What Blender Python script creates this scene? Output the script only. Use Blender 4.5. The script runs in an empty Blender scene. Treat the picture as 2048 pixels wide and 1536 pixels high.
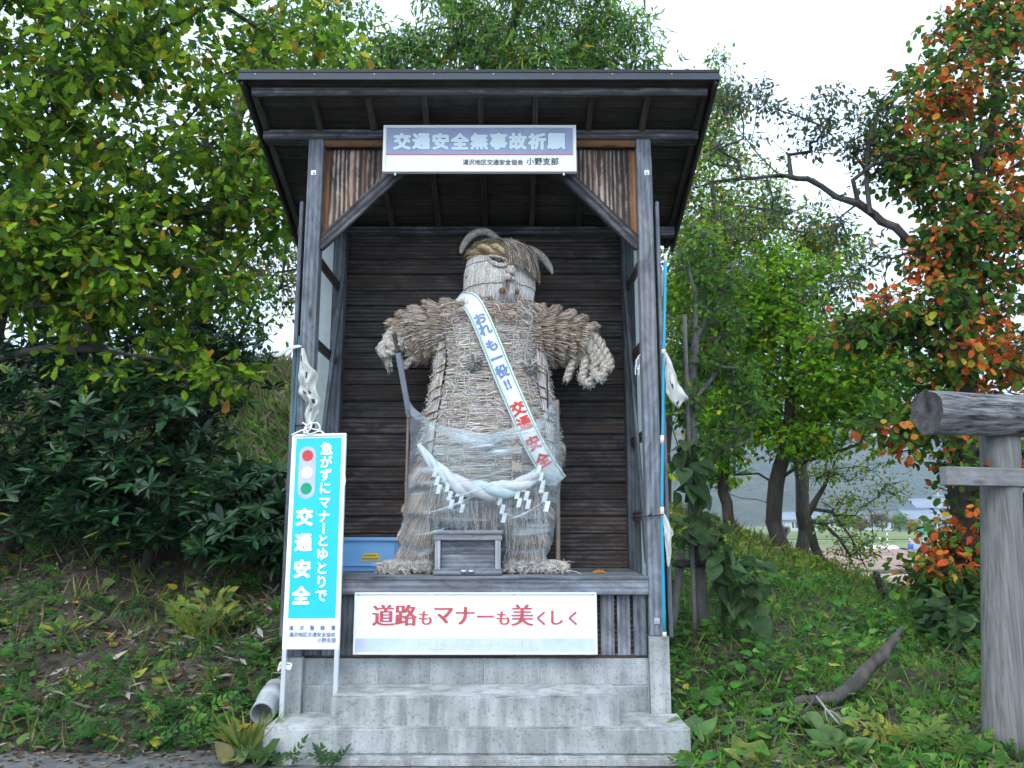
import bpy, bmesh, math, random
import numpy as np
from mathutils import Vector, Matrix
random.seed(7); rng = np.random.default_rng(11)
R = math.radians
S = bpy.context.scene; COL = S.collection

# ---------------------------------------------------------------- camera, sky, sun, exposure
FPX = 1600.0; PITCH = R(9.8); CAM = Vector((0.265, -6.2, 1.5))
cd = bpy.data.cameras.new('camera'); cam = bpy.data.objects.new('camera', cd); COL.objects.link(cam)
cam.location = CAM; cam.rotation_euler = (R(90) + PITCH, 0, 0)
cd.sensor_width = 36.0; cd.lens = FPX / 2048 * 36.0; cd.clip_start = 0.05; cd.clip_end = 6000
S.camera = cam
S.render.resolution_x = 1024; S.render.resolution_y = 768
SUN_EL, SUN_AZ = R(52), R(200)          # veiled sun, high and behind the camera
w = bpy.data.worlds.new('World'); S.world = w; w.use_nodes = True
nt = w.node_tree; nt.nodes.clear()
sky = nt.nodes.new('ShaderNodeTexSky'); sky.sky_type = 'NISHITA'; sky.sun_disc = False
sky.sun_elevation = SUN_EL; sky.sun_rotation = SUN_AZ
sky.air_density = 1.0; sky.dust_density = 4.0; sky.ozone_density = 1.0
hs = nt.nodes.new('ShaderNodeHueSaturation'); hs.inputs['Saturation'].default_value = 0.12
mx = nt.nodes.new('ShaderNodeMix'); mx.data_type = 'RGBA'; mx.inputs[0].default_value = 0.72
mx.inputs[7].default_value = (7.3, 9.1, 11.3, 1)      # even cloud deck
bgn = nt.nodes.new('ShaderNodeBackground'); bgn.inputs[1].default_value = 0.118
wo = nt.nodes.new('ShaderNodeOutputWorld')
nt.links.new(sky.outputs[0], hs.inputs['Color']); nt.links.new(hs.outputs[0], mx.inputs[6])
nt.links.new(mx.outputs[2], bgn.inputs[0]); nt.links.new(bgn.outputs[0], wo.inputs[0])
sl = bpy.data.lights.new('sun', 'SUN'); sl.energy = 0.6; sl.angle = R(35); sl.color = (1.0, 0.97, 0.93)
sun = bpy.data.objects.new('sun', sl); COL.objects.link(sun)
d = Vector((math.sin(SUN_AZ) * math.cos(SUN_EL), math.cos(SUN_AZ) * math.cos(SUN_EL), math.sin(SUN_EL)))
sun.rotation_euler = d.to_track_quat('Z', 'Y').to_euler()
S.view_settings.view_transform = 'Standard'; S.view_settings.look = 'None'
S.view_settings.exposure = 1.12; S.view_settings.gamma = 1.0
try: S.view_settings.use_curve_mapping = False
except Exception: pass
S.render.engine = 'CYCLES'
S.cycles.max_bounces = 5; S.cycles.transparent_max_bounces = 8; S.cycles.volume_bounces = 0
S.cycles.use_denoising = True; S.cycles.use_adaptive_sampling = True; S.cycles.adaptive_threshold = 0.03

# ---------------------------------------------------------------- helpers
def at(px, py, Y):
    """world point seen at a pixel of the 2048x1536 photograph, standing at depth Y"""
    u = (px - 1024) / FPX; v = (768 - py) / FPX
    dy = math.cos(PITCH) - v * math.sin(PITCH); dz = math.sin(PITCH) + v * math.cos(PITCH)
    t = (Y - CAM.y) / dy
    return Vector((CAM.x + u * t, Y, CAM.z + dz * t))

def smooth(x, a, b):
    t = np.clip((x - a) / (b - a), 0, 1); return t * t * (3 - 2 * t)

def link(o, parent=None):
    COL.objects.link(o)
    if parent is not None:
        o.parent = parent; o.matrix_parent_inverse = parent.matrix_basis.inverted()
    return o

def tag(o, label, cat, group=None):
    o['label'] = label; o['category'] = cat
    if group: o['group'] = group
    return o

THINGS = []
def thing(name, label, cat, loc=(0, 0, 0), group=None):
    o = bpy.data.objects.new(name, None); o.location = loc
    o.empty_display_size = 0.1; COL.objects.link(o); THINGS.append(o)
    return tag(o, label, cat, group)

class MB:
    def __init__(s): s.v = []; s.f = []; s.c = []; s.n = 0
    def add(s, v, f, c=None):
        v = np.asarray(v, dtype=np.float64).reshape(-1, 3)
        s.v.append(v); s.f.extend([[i + s.n for i in q] for q in f])
        if c is not None: s.c.append(np.broadcast_to(np.asarray(c, float), (len(v), 3)))
        s.n += len(v); return s
    def addnp(s, v, f, c=None):
        v = np.asarray(v).reshape(-1, 3); s.v.append(v); s.f.append((np.asarray(f) + s.n)); s.n += len(v)
        if c is not None: s.c.append(np.asarray(c).reshape(-1, 3))
        return s
    def box(s, a, b):
        x0, y0, z0 = a; x1, y1, z1 = b
        return s.add([(x0,y0,z0),(x1,y0,z0),(x1,y1,z0),(x0,y1,z0),(x0,y0,z1),(x1,y0,z1),(x1,y1,z1),(x0,y1,z1)],
              [(0,3,2,1),(4,5,6,7),(0,1,5,4),(1,2,6,5),(2,3,7,6),(3,0,4,7)])
    def mesh(s, name, smooth_=False):
        V = np.concatenate(s.v) if s.v else np.zeros((0, 3))
        polys = []
        for q in s.f:
            if isinstance(q, np.ndarray): polys.append(q)
            else: polys.append(np.asarray(q)[None, :])
        me = bpy.data.meshes.new(name)
        starts, tot, idx, k = [], [], [], 0
        for q in polys:
            n, m = q.shape
            starts.append(np.arange(n) * m + k); tot.append(np.full(n, m)); idx.append(q.reshape(-1)); k += n * m
        me.vertices.add(len(V)); me.vertices.foreach_set('co', V.astype(np.float32).reshape(-1))
        me.loops.add(k); me.loops.foreach_set('vertex_index', np.concatenate(idx).astype(np.int32))
        st = np.concatenate(starts).astype(np.int32)
        me.polygons.add(len(st)); me.polygons.foreach_set('loop_start', st)
        try: me.polygons.foreach_set('loop_total', np.concatenate(tot).astype(np.int32))
        except Exception: pass
        me.update(calc_edges=True)
        if s.c:
            C = np.concatenate(s.c); C4 = np.ones((len(C), 4), np.float32); C4[:, :3] = C
            at_ = me.color_attributes.new('Col', 'FLOAT_COLOR', 'POINT'); at_.data.foreach_set('color', C4.reshape(-1))
        me.polygons.foreach_set('use_smooth', np.full(len(st), smooth_))
        me.validate()
        return me
    def build(s, name, mat, parent=None, sm=False):
        me = s.mesh(name, sm)
        me.materials.append(mat)
        return link(bpy.data.objects.new(name, me), parent)

_boxcache = {}
def beam(name, p0, p1, wid, hei, mat, parent=None, up=(0, 0, 1), bev=0.004, key=None):
    """timber from p0 to p1: local X runs along the grain; wid across, hei along `up`"""
    p0 = Vector(p0); p1 = Vector(p1); L = (p1 - p0).length
    k = (round(L, 4), round(wid, 4), round(hei, 4), bev, mat.name)
    me = _boxcache.get(k)
    if me is None:
        bm = bmesh.new(); bmesh.ops.create_cube(bm, size=1)
        for v in bm.verts: v.co = Vector((v.co.x * L, v.co.y * wid, v.co.z * hei))
        if bev: bmesh.ops.bevel(bm, geom=bm.edges[:], offset=min(bev, wid * .3, hei * .3), segments=1, affect='EDGES')
        me = bpy.data.meshes.new(name); bm.to_mesh(me); bm.free(); me.materials.append(mat); _boxcache[k] = me
    o = bpy.data.objects.new(name, me)
    x = (p1 - p0).normalized(); u = Vector(up); y = u.cross(x)
    if y.length < 1e-5: y = Vector((0, 1, 0)).cross(x)
    y.normalize(); z = x.cross(y)
    link(o, parent)
    M = Matrix((x, y, z)).transposed().to_4x4(); M.translation = (p0 + p1) / 2
    o.matrix_basis = M
    return o

def frames(P):
    P = np.asarray(P, float); T = np.gradient(P, axis=0); T /= np.linalg.norm(T, axis=1)[:, None] + 1e-9
    n = np.cross(T[0], (0, 0, 1.0))
    if np.linalg.norm(n) < 1e-3: n = np.cross(T[0], (1.0, 0, 0))
    n /= np.linalg.norm(n); Ns = [n]
    for i in range(1, len(P)):
        n = Ns[-1] - T[i] * np.dot(Ns[-1], T[i]); n /= np.linalg.norm(n) + 1e-9; Ns.append(n)
    Ns = np.array(Ns); return T, Ns, np.cross(T, Ns)

def spline(P, n):
    P = np.asarray([tuple(p) for p in P], float)
    if len(P) == 2: return P[0] + (P[1] - P[0]) * np.linspace(0, 1, n)[:, None]
    Q = np.vstack([2 * P[0] - P[1], P, 2 * P[-1] - P[-2]]); out = []
    for t in np.linspace(0, len(P) - 1 - 1e-6, n):
        i = int(t); f = t - i; a, b, c, d_ = Q[i:i + 4]
        out.append(.5 * (2 * b + (c - a) * f + (2 * a - 5 * b + 4 * c - d_) * f * f + (3 * b - a - 3 * c + d_) * f ** 3))
    return np.array(out)

def tube(mb, P, r, sides=8, caps=True, col=None, squash=None):
    P = np.asarray([tuple(p) for p in P], float); n = len(P); r = np.broadcast_to(np.asarray(r, float), (n,))
    T, A, B = frames(P); an = np.linspace(0, 2 * np.pi, sides, endpoint=False)
    V = P[:, None, :] + r[:, None, None] * (np.cos(an)[None, :, None] * A[:, None, :] + np.sin(an)[None, :, None] * B[:, None, :])
    F = []
    for i in range(n - 1):
        for j in range(sides):
            k = (j + 1) % sides; F.append((i * sides + j, i * sides + k, (i + 1) * sides + k, (i + 1) * sides + j))
    if caps: F.append(tuple(range(sides))[::-1]); F.append(tuple((n - 1) * sides + j for j in range(sides)))
    return mb.add(V.reshape(-1, 3), F, col)

def rope(mb, P, rad, pitch=0.12, ns=3, sides=7, n=None, col=None):
    """twisted rope: ns strands winding round the spline P; rad a number or an array along it"""
    L = sum((Vector(P[i + 1]) - Vector(P[i])).length for i in range(len(P) - 1))
    n = n or max(8, int(L / pitch * 8)); C = spline(P, n); T, A, B = frames(C)
    s = np.concatenate([[0], np.cumsum(np.linalg.norm(np.diff(C, axis=0), axis=1))])
    rr = np.interp(np.linspace(0, 1, n), np.linspace(0, 1, len(np.atleast_1d(rad))), np.atleast_1d(rad)) if np.ndim(rad) else np.full(n, rad)
    for k in range(ns):
        ph = s / pitch * 2 * np.pi + 2 * np.pi * k / ns
        Q = C + (rr * .5)[:, None] * (np.cos(ph)[:, None] * A + np.sin(ph)[:, None] * B)
        tube(mb, Q, rr * (.56 if ns > 2 else .62), sides, True, None if col is None else col[k % len(col)])
    return mb

def cones(P0, P1, R0, R1, sides=5):
    P0 = np.asarray(P0); P1 = np.asarray(P1); N = len(P0)
    T = P1 - P0; T = T / (np.linalg.norm(T, axis=1)[:, None] + 1e-9)
    ref = np.where(np.abs(T[:, 2:3]) > .9, np.array([[1., 0, 0]]), np.array([[0, 0, 1.]]))
    A = np.cross(T, ref); A /= np.linalg.norm(A, axis=1)[:, None] + 1e-9; B = np.cross(T, A)
    an = np.linspace(0, 2 * np.pi, sides, endpoint=False)
    dirs = np.cos(an)[None, :, None] * A[:, None, :] + np.sin(an)[None, :, None] * B[:, None, :]
    V = np.concatenate([P0[:, None, :] + dirs * np.asarray(R0).reshape(-1, 1, 1), P1[:, None, :] + dirs * np.asarray(R1).reshape(-1, 1, 1)], 1)
    j = np.arange(sides); k = (j + 1) % sides
    q = np.stack([j, k, k + sides, j + sides], 1)
    F = (np.arange(N) * 2 * sides)[:, None, None] + q[None]
    return V.reshape(-1, 3), F.reshape(-1, 4)

def strands(mb, P0, P1, rad, cols, bend=0.0, taper=.7, sides=3, root=None):
    """many single straws: 3-sided, two segments, each with its own colour"""
    P0 = np.asarray(P0, float); P1 = np.asarray(P1, float); N = len(P0)
    Pm = (P0 + P1) / 2 + rng.normal(0, 1, (N, 3)) * np.asarray(bend).reshape(-1, 1)
    rad = np.broadcast_to(np.asarray(rad, float), (N,))
    T = P1 - P0; T = T / (np.linalg.norm(T, axis=1)[:, None] + 1e-9)
    ref = np.where(np.abs(T[:, 2:3]) > .9, np.array([[1., 0, 0]]), np.array([[0, 0, 1.]]))
    A = np.cross(T, ref); A /= np.linalg.norm(A, axis=1)[:, None] + 1e-9; B = np.cross(T, A)
    an = np.linspace(0, 2 * np.pi, sides, endpoint=False) + .4
    dirs = np.cos(an)[None, :, None] * A[:, None, :] + np.sin(an)[None, :, None] * B[:, None, :]
    V = np.concatenate([P0[:, None, :] + dirs * rad[:, None, None], Pm[:, None, :] + dirs * rad[:, None, None], P1[:, None, :] + dirs * (rad * taper)[:, None, None]], 1)
    j = np.arange(sides); k = (j + 1) % sides
    q = np.concatenate([np.stack([j, k, k + sides, j + sides], 1), np.stack([j + sides, k + sides, k + 2 * sides, j + 2 * sides], 1)])
    F = (np.arange(N) * 3 * sides)[:, None, None] + q[None]
    C = np.repeat(np.asarray(cols), 3 * sides, axis=0)
    if root is not None:                                 # unbleached brown root end, darkened to paint in the shade between tiers
        C = C.reshape(N, 3, sides, 3).copy(); C[:, 0] = C[:, 0] * .25 + np.array(root) * .75; C[:, 2] = np.minimum(C[:, 2] * 1.12, .8); C = C.reshape(-1, 3)
    return mb.addnp(V.reshape(-1, 3), F.reshape(-1, 4), C)

def pick(pal, n, jit=.18):
    """n colours drawn from [(rgb, weight)], each a little lighter or darker than its kind"""
    cs = np.array([p[0] for p in pal]); ws = np.array([p[1] for p in pal], float); ws /= ws.sum()
    c = cs[rng.choice(len(cs), n, p=ws)]
    return np.clip(c * np.exp(rng.normal(0, jit, (n, 1))) * np.exp(rng.normal(0, .05, (n, 3))), 0.003, .95)

# leaf outlines: (x across, y along, z fold) with triangles
def _leaf(half, fold=.12, tip=None):
    """half = [(y, width)] from stalk to tip; builds a folded blade with a midrib"""
    V = []; F = []
    n = len(half)
    for y, wd in half: V.append((0, y, -.0)); V.append((-wd, y, fold * wd * 2)); V.append((wd, y, fold * wd * 2))
    for i in range(n - 1):
        a, b = 3 * i, 3 * (i + 1)
        F += [(a, b, b + 1), (a, b + 1, a + 1), (a, a + 2, b + 2), (a, b + 2, b)]
    V = np.array(V, float); V[:, 2] -= .10 * V[:, 1] ** 2
    return V, np.array(F)
LEAF = {
 'oval': _leaf([(0, .01), (.35, .24), (.7, .2), (1, .01)]),
 'round': _leaf([(0, .04), (.18, .27), (.5, .37), (.8, .27), (1, .05)]),
 'narrow': _leaf([(0, .01), (.4, .12), (1, .008)]),
 'small': _leaf([(0, .02), (.45, .3), (1, .02)]),
 'oak': _leaf([(0, .02), (.15, .12), (.28, .24), (.38, .17), (.52, .33), (.62, .24), (.76, .36), (.86, .22), (1, .06)], .10),
 'heart': _leaf([(-.12, .26), (.02, .42), (.3, .46), (.65, .28), (1, .02)], .10),
 'maple': _leaf([(0, .05), (.12, .45), (.3, .2), (.42, .5), (.6, .18), (1, .01)], .10),
 'whorl': _leaf([(0, .02), (.3, .11), (.62, .16), (.85, .11), (1, .02)], .2),
 'blade': _leaf([(0, .03), (.5, .03), (1, .004)], .1),
}
def _pinnate(n=4):
    V = []; F = []; k = 0; lv, lf = _leaf([(0, .02), (.45, .26), (1, .02)], .1)
    for i in range(n):
        for sgn in (-1, 1):
            a = sgn * R(62 - 6 * i); s_ = .34 * (1 - .12 * i); y0 = .22 + i * .2
            q = lv * s_; x = q[:, 0] * math.cos(a) + q[:, 1] * math.sin(a); y = -q[:, 0] * math.sin(a) + q[:, 1] * math.cos(a)
            V.append(np.stack([x, y + y0, q[:, 2] - .1 * y0 ** 2], 1)); F.append(lf + k); k += len(lv)
    q = lv * .32; V.append(np.stack([q[:, 0], q[:, 1] + .22 + n * .2 - .15, q[:, 2] - .08], 1)); F.append(lf + k); k += len(lv)
    st = np.array([(-.008, 0, 0), (.008, 0, 0), (.004, .9, -.08), (-.004, .9, -.08)]); V.append(st); F.append(np.array([(0, 1, 2), (0, 2, 3)]) + k)
    return np.concatenate(V), np.concatenate(F)
LEAF['pinnate'] = _pinnate()

def put_leaves(mb, kind, P, D, Nn, size, cols):
    """P positions, D pointing directions, Nn face normals (roughly), size lengths"""
    v, f = LEAF[kind]; N = len(P)
    D = D / (np.linalg.norm(D, axis=1)[:, None] + 1e-9)
    X = np.cross(D, Nn); X /= np.linalg.norm(X, axis=1)[:, None] + 1e-9; Z = np.cross(X, D)
    sz = np.broadcast_to(np.asarray(size, float), (N,))[:, None, None]
    wv = rng.uniform(.8, 1.15, (N, 1, 1)); cv = rng.uniform(-.6, 2.2, (N, 1, 1))
    V = P[:, None, :] + sz * (v[None, :, 0:1] * wv * X[:, None, :] + v[None, :, 1:2] * D[:, None, :] + v[None, :, 2:3] * cv * Z[:, None, :])
    F = (np.arange(N) * len(v))[:, None, None] + f[None]
    return mb.addnp(V.reshape(-1, 3), F.reshape(-1, 3), np.repeat(cols, len(v), axis=0))

# ---------------------------------------------------------------- materials
MATS = {}
def newmat(name):
    m = bpy.data.materials.new(name); m.use_nodes = True; nt = m.node_tree
    MATS[name] = m
    return m, nt, nt.nodes['Principled BSDF']
def nd(nt, typ, **kw):
    n = nt.nodes.new(typ)
    for k, v in kw.items():
        if k.startswith('i_'): n.inputs[int(k[2:])].default_value = v
        else: setattr(n, k, v)
    return n
def ramp(nt, stops):
    r = nt.nodes.new('ShaderNodeValToRGB'); e = r.color_ramp.elements
    while len(e) < len(stops): e.new(.5)
    for i, (p, c) in enumerate(stops):
        e[i].position = p; e[i].color = (*c, 1) if len(c) == 3 else c
    return r
def mixc(nt, fac, a, b, mode='MIX'):
    m = nt.nodes.new('ShaderNodeMix'); m.data_type = 'RGBA'; m.blend_type = mode
    for sock, val in ((m.inputs[0], fac), (m.inputs[6], a), (m.inputs[7], b)):
        if hasattr(val, 'links') or hasattr(val, 'is_output'): nt.links.new(val, sock)
        elif isinstance(val, (int, float)): sock.default_value = val
        else: sock.default_value = (*val, 1) if len(val) == 3 else val
    return m.outputs[2]
def bump(nt, bs, h, strength, dist=.01):
    b = nt.nodes.new('ShaderNodeBump'); b.inputs['Strength'].default_value = strength; b.inputs['Distance'].default_value = dist
    nt.links.new(h, b.inputs['Height']); nt.links.new(b.outputs[0], bs.inputs['Normal'])
def coords(nt, scale=(1, 1, 1), rand=True, kind='Object'):
    tc = nt.nodes.new('ShaderNodeTexCoord'); mp = nt.nodes.new('ShaderNodeMapping'); mp.inputs['Scale'].default_value = scale
    nt.links.new(tc.outputs[kind], mp.inputs['Vector'])
    if rand:
        oi = nt.nodes.new('ShaderNodeObjectInfo'); ml = nt.nodes.new('ShaderNodeMath'); ml.operation = 'MULTIPLY'; ml.inputs[1].default_value = 37.0
        nt.links.new(oi.outputs['Random'], ml.inputs[0]); nt.links.new(ml.outputs[0], mp.inputs['Location'])
    return mp.outputs[0]
def noise(nt, vec, scale, detail=4, rough=.55, dist=0.0):
    n = nt.nodes.new('ShaderNodeTexNoise'); n.inputs['Scale'].default_value = scale; n.inputs['Detail'].default_value = detail
    n.inputs['Roughness'].default_value = rough; n.inputs['Distortion'].default_value = dist
    nt.links.new(vec, n.inputs['Vector']); return n.outputs[0]

def wood(name, dark, mid, light, warm=(.25, .12, .05), warmth=.1, rough=.8, grain=1.0, blotch=1.0, fibre=.22):
    """weathered timber: fine fibre, broad weathered patches, ring figure and knots; local X is the grain"""
    m, nt, bs = newmat(name)
    fine = noise(nt, coords(nt, (2.2, 60, 60)), 1.0, 3, .6)
    broad = noise(nt, coords(nt, (3.0, 7.5, 7.5)), 1.0, 6, .72, .9)
    wv = nt.nodes.new('ShaderNodeTexWave'); wv.wave_type = 'RINGS'; wv.rings_direction = 'X'
    wv.inputs['Scale'].default_value = 1.0; wv.inputs['Distortion'].default_value = 5.0; wv.inputs['Detail'].default_value = 2.0; wv.inputs['Detail Scale'].default_value = .7
    nt.links.new(coords(nt, (1.1, 11, 11)), wv.inputs['Vector'])
    r1 = ramp(nt, [(.30, dark), (.5, mid), (.70, light)])
    def madd(x, k, y=None, off=0.0):
        q = nt.nodes.new('ShaderNodeMath'); q.operation = 'MULTIPLY_ADD'; q.inputs[1].default_value = k; nt.links.new(x, q.inputs[0])
        if y is None: q.inputs[2].default_value = off
        else: nt.links.new(y, q.inputs[2])
        return q.outputs[0]
    s1 = madd(fine, fibre, None, .5 - fibre / 2 - .39 * blotch - .06 * grain); s2 = madd(broad, .78 * blotch, s1); s3 = madd(wv.outputs['Fac'], .12 * grain, s2)
    nt.links.new(s3, r1.inputs[0])
    wn = noise(nt, coords(nt, (.8, 5, 5)), 1.3, 2); wr = ramp(nt, [(.45, (0, 0, 0)), (.75, (warmth * 2,) * 3)]); nt.links.new(wn, wr.inputs[0])
    c = mixc(nt, wr.outputs[0], r1.outputs[0], warm)
    vo = nt.nodes.new('ShaderNodeTexVoronoi'); vo.inputs['Scale'].default_value = 1.0; nt.links.new(coords(nt, (1.7, 6, 6)), vo.inputs['Vector'])
    kr = ramp(nt, [(.05, (.8,) * 3), (.15, (0, 0, 0))]); nt.links.new(vo.outputs['Distance'], kr.inputs[0])
    c = mixc(nt, kr.outputs[0], c, tuple(x * .4 for x in dark))
    oi = nt.nodes.new('ShaderNodeObjectInfo'); rr = ramp(nt, [(0, (.6,) * 3), (1, (1.4,) * 3)]); nt.links.new(oi.outputs['Random'], rr.inputs[0])
    c = mixc(nt, 1.0, c, rr.outputs[0], 'MULTIPLY')
    nt.links.new(c, bs.inputs['Base Color']); bs.inputs['Roughness'].default_value = rough
    bs.inputs['Specular IOR Level'].default_value = .3
    bump(nt, bs, s3, .5, .004)
    return m
W_GREY = wood('weathered_wood', (.042, .045, .053), (.115, .126, .146), (.225, .245, .28), (.16, .11, .075), .12)
W_BEAM = wood('blackened_beam', (.012, .012, .014), (.042, .043, .049), (.20, .20, .205), (.11, .07, .045), .14, .75, 1.2, .9)
W_PALE = wood('silvered_wood', (.13, .14, .155), (.26, .27, .29), (.42, .43, .45), (.3, .22, .16), .06)
W_DARK = wood('charred_plank', (.011, .009, .0085), (.036, .029, .027), (.125, .112, .11), (.075, .04, .026), .4, .6, 1.5, 1.05, .10)
W_BROWN = wood('cedar_brown', (.10, .045, .018), (.2, .09, .038), (.32, .16, .075), (.36, .17, .07), .3)
W_SPAN = wood('streaked_cedar', (.014, .014, .017), (.046, .038, .036), (.34, .27, .21), (.22, .10, .05), .25, .75, 2.2, 1.2)
W_ROOF = wood('roof_board', (.016, .014, .012), (.04, .034, .028), (.075, .063, .052), (.06, .04, .02), .15)
W_TORII = wood('grey_torii_timber', (.09, .088, .088), (.155, .155, .158), (.24, .24, .245), (.2, .17, .15), .1, .85, .5)

def plain(name, col, rough=.6, metal=0.0, var=.12, scale=6.0, bstr=.0, spec=.4, rand=True):
    m, nt, bs = newmat(name)
    n = noise(nt, coords(nt, (1, 1, 1), rand), scale, 5, .6)
    r = ramp(nt, [(.3, tuple(c * (1 - var) for c in col)), (.7, tuple(min(1, c * (1 + var)) for c in col))]); nt.links.new(n, r.inputs[0])
    nt.links.new(r.outputs[0], bs.inputs['Base Color']); bs.inputs['Roughness'].default_value = rough; bs.inputs['Metallic'].default_value = metal
    bs.inputs['Specular IOR Level'].default_value = spec
    if bstr: bump(nt, bs, n, bstr, .01)
    return m

def concrete(name, base, stain=.5):
    m, nt, bs = newmat(name)
    a = noise(nt, coords(nt, (1, 1, 1), True), 3.2, 6, .62); b = noise(nt, coords(nt, (1, 1, 1), False), 46, 3, .6)
    drip = noise(nt, coords(nt, (9, 9, .9), True), 1.0, 4, .6)
    r = ramp(nt, [(.3, tuple(c * .66 for c in base)), (.52, base), (.75, tuple(c * 1.25 for c in base))]); nt.links.new(a, r.inputs[0])
    sp = ramp(nt, [(.34, (.45,) * 3), (.44, (1, 1, 1))]); nt.links.new(b, sp.inputs[0])
    c = mixc(nt, .6, r.outputs[0], sp.outputs[0], 'MULTIPLY')
    dr = ramp(nt, [(.44, (1, 1, 1)), (.62, (1 - stain,) * 3)]); nt.links.new(drip, dr.inputs[0])
    c = mixc(nt, .8, c, dr.outputs[0], 'MULTIPLY')
    nt.links.new(c, bs.inputs['Base Color']); bs.inputs['Roughness'].default_value = .9; bs.inputs['Specular IOR Level'].default_value = .25
    mm = nt.nodes.new('ShaderNodeMath'); mm.operation = 'ADD'; nt.links.new(a, mm.inputs[0]); nt.links.new(b, mm.inputs[1])
    bump(nt, bs, mm.outputs[0], .45, .006)
    return m
CONC = concrete('cast_concrete', (.40, .412, .408), .42)
BLOCK = concrete('concrete_block', (.36, .375, .375), .3)
MORTAR = plain('mortar', (.40, .41, .41), .95, 0, .15, 20, .3)

def attr_mat(name, rough=.55, trans=0.0, spec=.35, vein=False, straw=False):
    m, nt, bs = newmat(name)
    a = nt.nodes.new('ShaderNodeAttribute'); a.attribute_name = 'Col'
    c = a.outputs['Color']
    if not straw:
        n = noise(nt, coords(nt, (1, 1, 1), False), 9.0, 2)
        r = ramp(nt, [(.3, (.72,) * 3), (.7, (1.25, 1.25, 1.15))]); nt.links.new(n, r.inputs[0])
        c = mixc(nt, 1.0, c, r.outputs[0], 'MULTIPLY')
    nt.links.new(c, bs.inputs['Base Color']); bs.inputs['Roughness'].default_value = rough; bs.inputs['Specular IOR Level'].default_value = spec
    if trans:
        t = nt.nodes.new('ShaderNodeBsdfTranslucent')
        g = nt.nodes.new('ShaderNodeGamma'); g.inputs[1].default_value = .85; nt.links.new(c, g.inputs[0]); nt.links.new(g.outputs[0], t.inputs[0])
        mx = nt.nodes.new('ShaderNodeMixShader'); mx.inputs[0].default_value = trans
        nt.links.new(bs.outputs[0], mx.inputs[1]); nt.links.new(t.outputs[0], mx.inputs[2]); nt.links.new(mx.outputs[0], nt.nodes['Material Output'].inputs[0])
    return m
M_LEAF = attr_mat('leaf', .55, .48, .2)
M_GLOSS = attr_mat('glossy_leaf', .35, .15, .35)
M_LITTER = attr_mat('litter', .85, .12, .15)
M_STRAW = attr_mat('straw', .75, .0, .2, straw=True)
M_PAINTED = attr_mat('tinted', .6, .0, .3)

def bark(name, dark, light, vs=14):
    m, nt, bs = newmat(name)
    a = noise(nt, coords(nt, (6, 6, 1.2), False), vs / 6, 6, .65); b = noise(nt, coords(nt, (1, 1, 1), False), 3, 3)
    r = ramp(nt, [(.3, dark), (.7, light)]); nt.links.new(a, r.inputs[0])
    g = ramp(nt, [(.5, (1, 1, 1)), (.75, (.8, 1.0, .75))]); nt.links.new(b, g.inputs[0])
    nt.links.new(mixc(nt, 1, r.outputs[0], g.outputs[0], 'MULTIPLY'), bs.inputs['Base Color']); bs.inputs['Roughness'].default_value = .9
    bump(nt, bs, a, .7, .02); return m
BARK = bark('bark_dark', (.022, .018, .015), (.075, .063, .053))
BARK_G = bark('bark_grey', (.06, .058, .058), (.17, .16, .155))
DEADW = bark('dead_wood', (.032, .028, .026), (.115, .10, .09))

def straw_base(name, ax):
    """dense straw under the loose stalks: stretched streaks from brown gaps to bleached stalks"""
    m, nt, bs = newmat(name)
    a = noise(nt, coords(nt, ax, False), 1.0, 4, .6)
    r = ramp(nt, [(.30, (.05, .028, .016)), (.45, (.18, .125, .08)), (.6, (.35, .30, .245)), (.8, (.52, .49, .45))]); nt.links.new(a, r.inputs[0])
    nt.links.new(r.outputs[0], bs.inputs['Base Color']); bs.inputs['Roughness'].default_value = .85; bs.inputs['Specular IOR Level'].default_value = .15
    bump(nt, bs, a, .9, .012); return m
SB_V = straw_base('straw_upright', (70, 70, 2.2)); SB_H = straw_base('straw_level', (2.5, 40, 80))
ROPE = plain('straw_rope', (.43, .385, .325), .85, 0, .55, 55, .9, .15)
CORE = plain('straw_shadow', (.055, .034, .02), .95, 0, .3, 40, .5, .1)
ROPE_D = plain('brown_twine', (.16, .085, .04), .9, 0, .3, 30, .3, .15)
WHITE = plain('white_paint', (.80, .81, .82), .45, 0, .04, 4)
PANELW = plain('sign_white', (.82, .83, .82), .4, 0, .03, 2.5)
LAV = plain('faded_lavender_print', (.30, .33, .50), .5, 0, .16, 3.0)
PALEB = plain('faded_pale_blue_band', (.52, .60, .75), .5, 0, .14, 5.0)
CYAN = plain('cyan_print', (.018, .52, .68), .4, 0, .03, 2)
F_FILL = plain('pale_lettering', (.62, .74, .78), .5, 0, .03, 5)
F_LINE = plain('lettering_outline', (.10, .12, .17), .5, 0, .1, 5)
F_BLACK = plain('black_lettering', (.035, .035, .045), .5)
F_RED = plain('faded_red_lettering', (.52, .085, .10), .5, 0, .22, 22)
F_SRED = plain('sash_red_lettering', (.55, .05, .035), .5)
F_BLUE = plain('sash_blue_lettering', (.13, .22, .42), .5)
F_NAVY = plain('navy_lettering', (.10, .13, .25), .5)
F_GHOST = plain('bleached_lettering', (.66, .69, .70), .5, 0, .05)
F_WHITE = plain('white_lettering', (.84, .85, .86), .45, 0, .02)
GREENL = plain('green_border', (.07, .32, .22), .5)
REDD = plain('red_disc', (.55, .05, .05), .4); GRND = plain('green_disc', (.0, .30, .15), .4); IVORY = plain('ivory_disc', (.74, .76, .70), .4)
LGREY = plain('pale_grey_print', (.44, .49, .56), .45)
REDLINE = plain('red_rule', (.5, .08, .12), .5)
ALU = plain('aluminium_frame', (.62, .65, .67), .38, .55, .06, 8)
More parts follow.
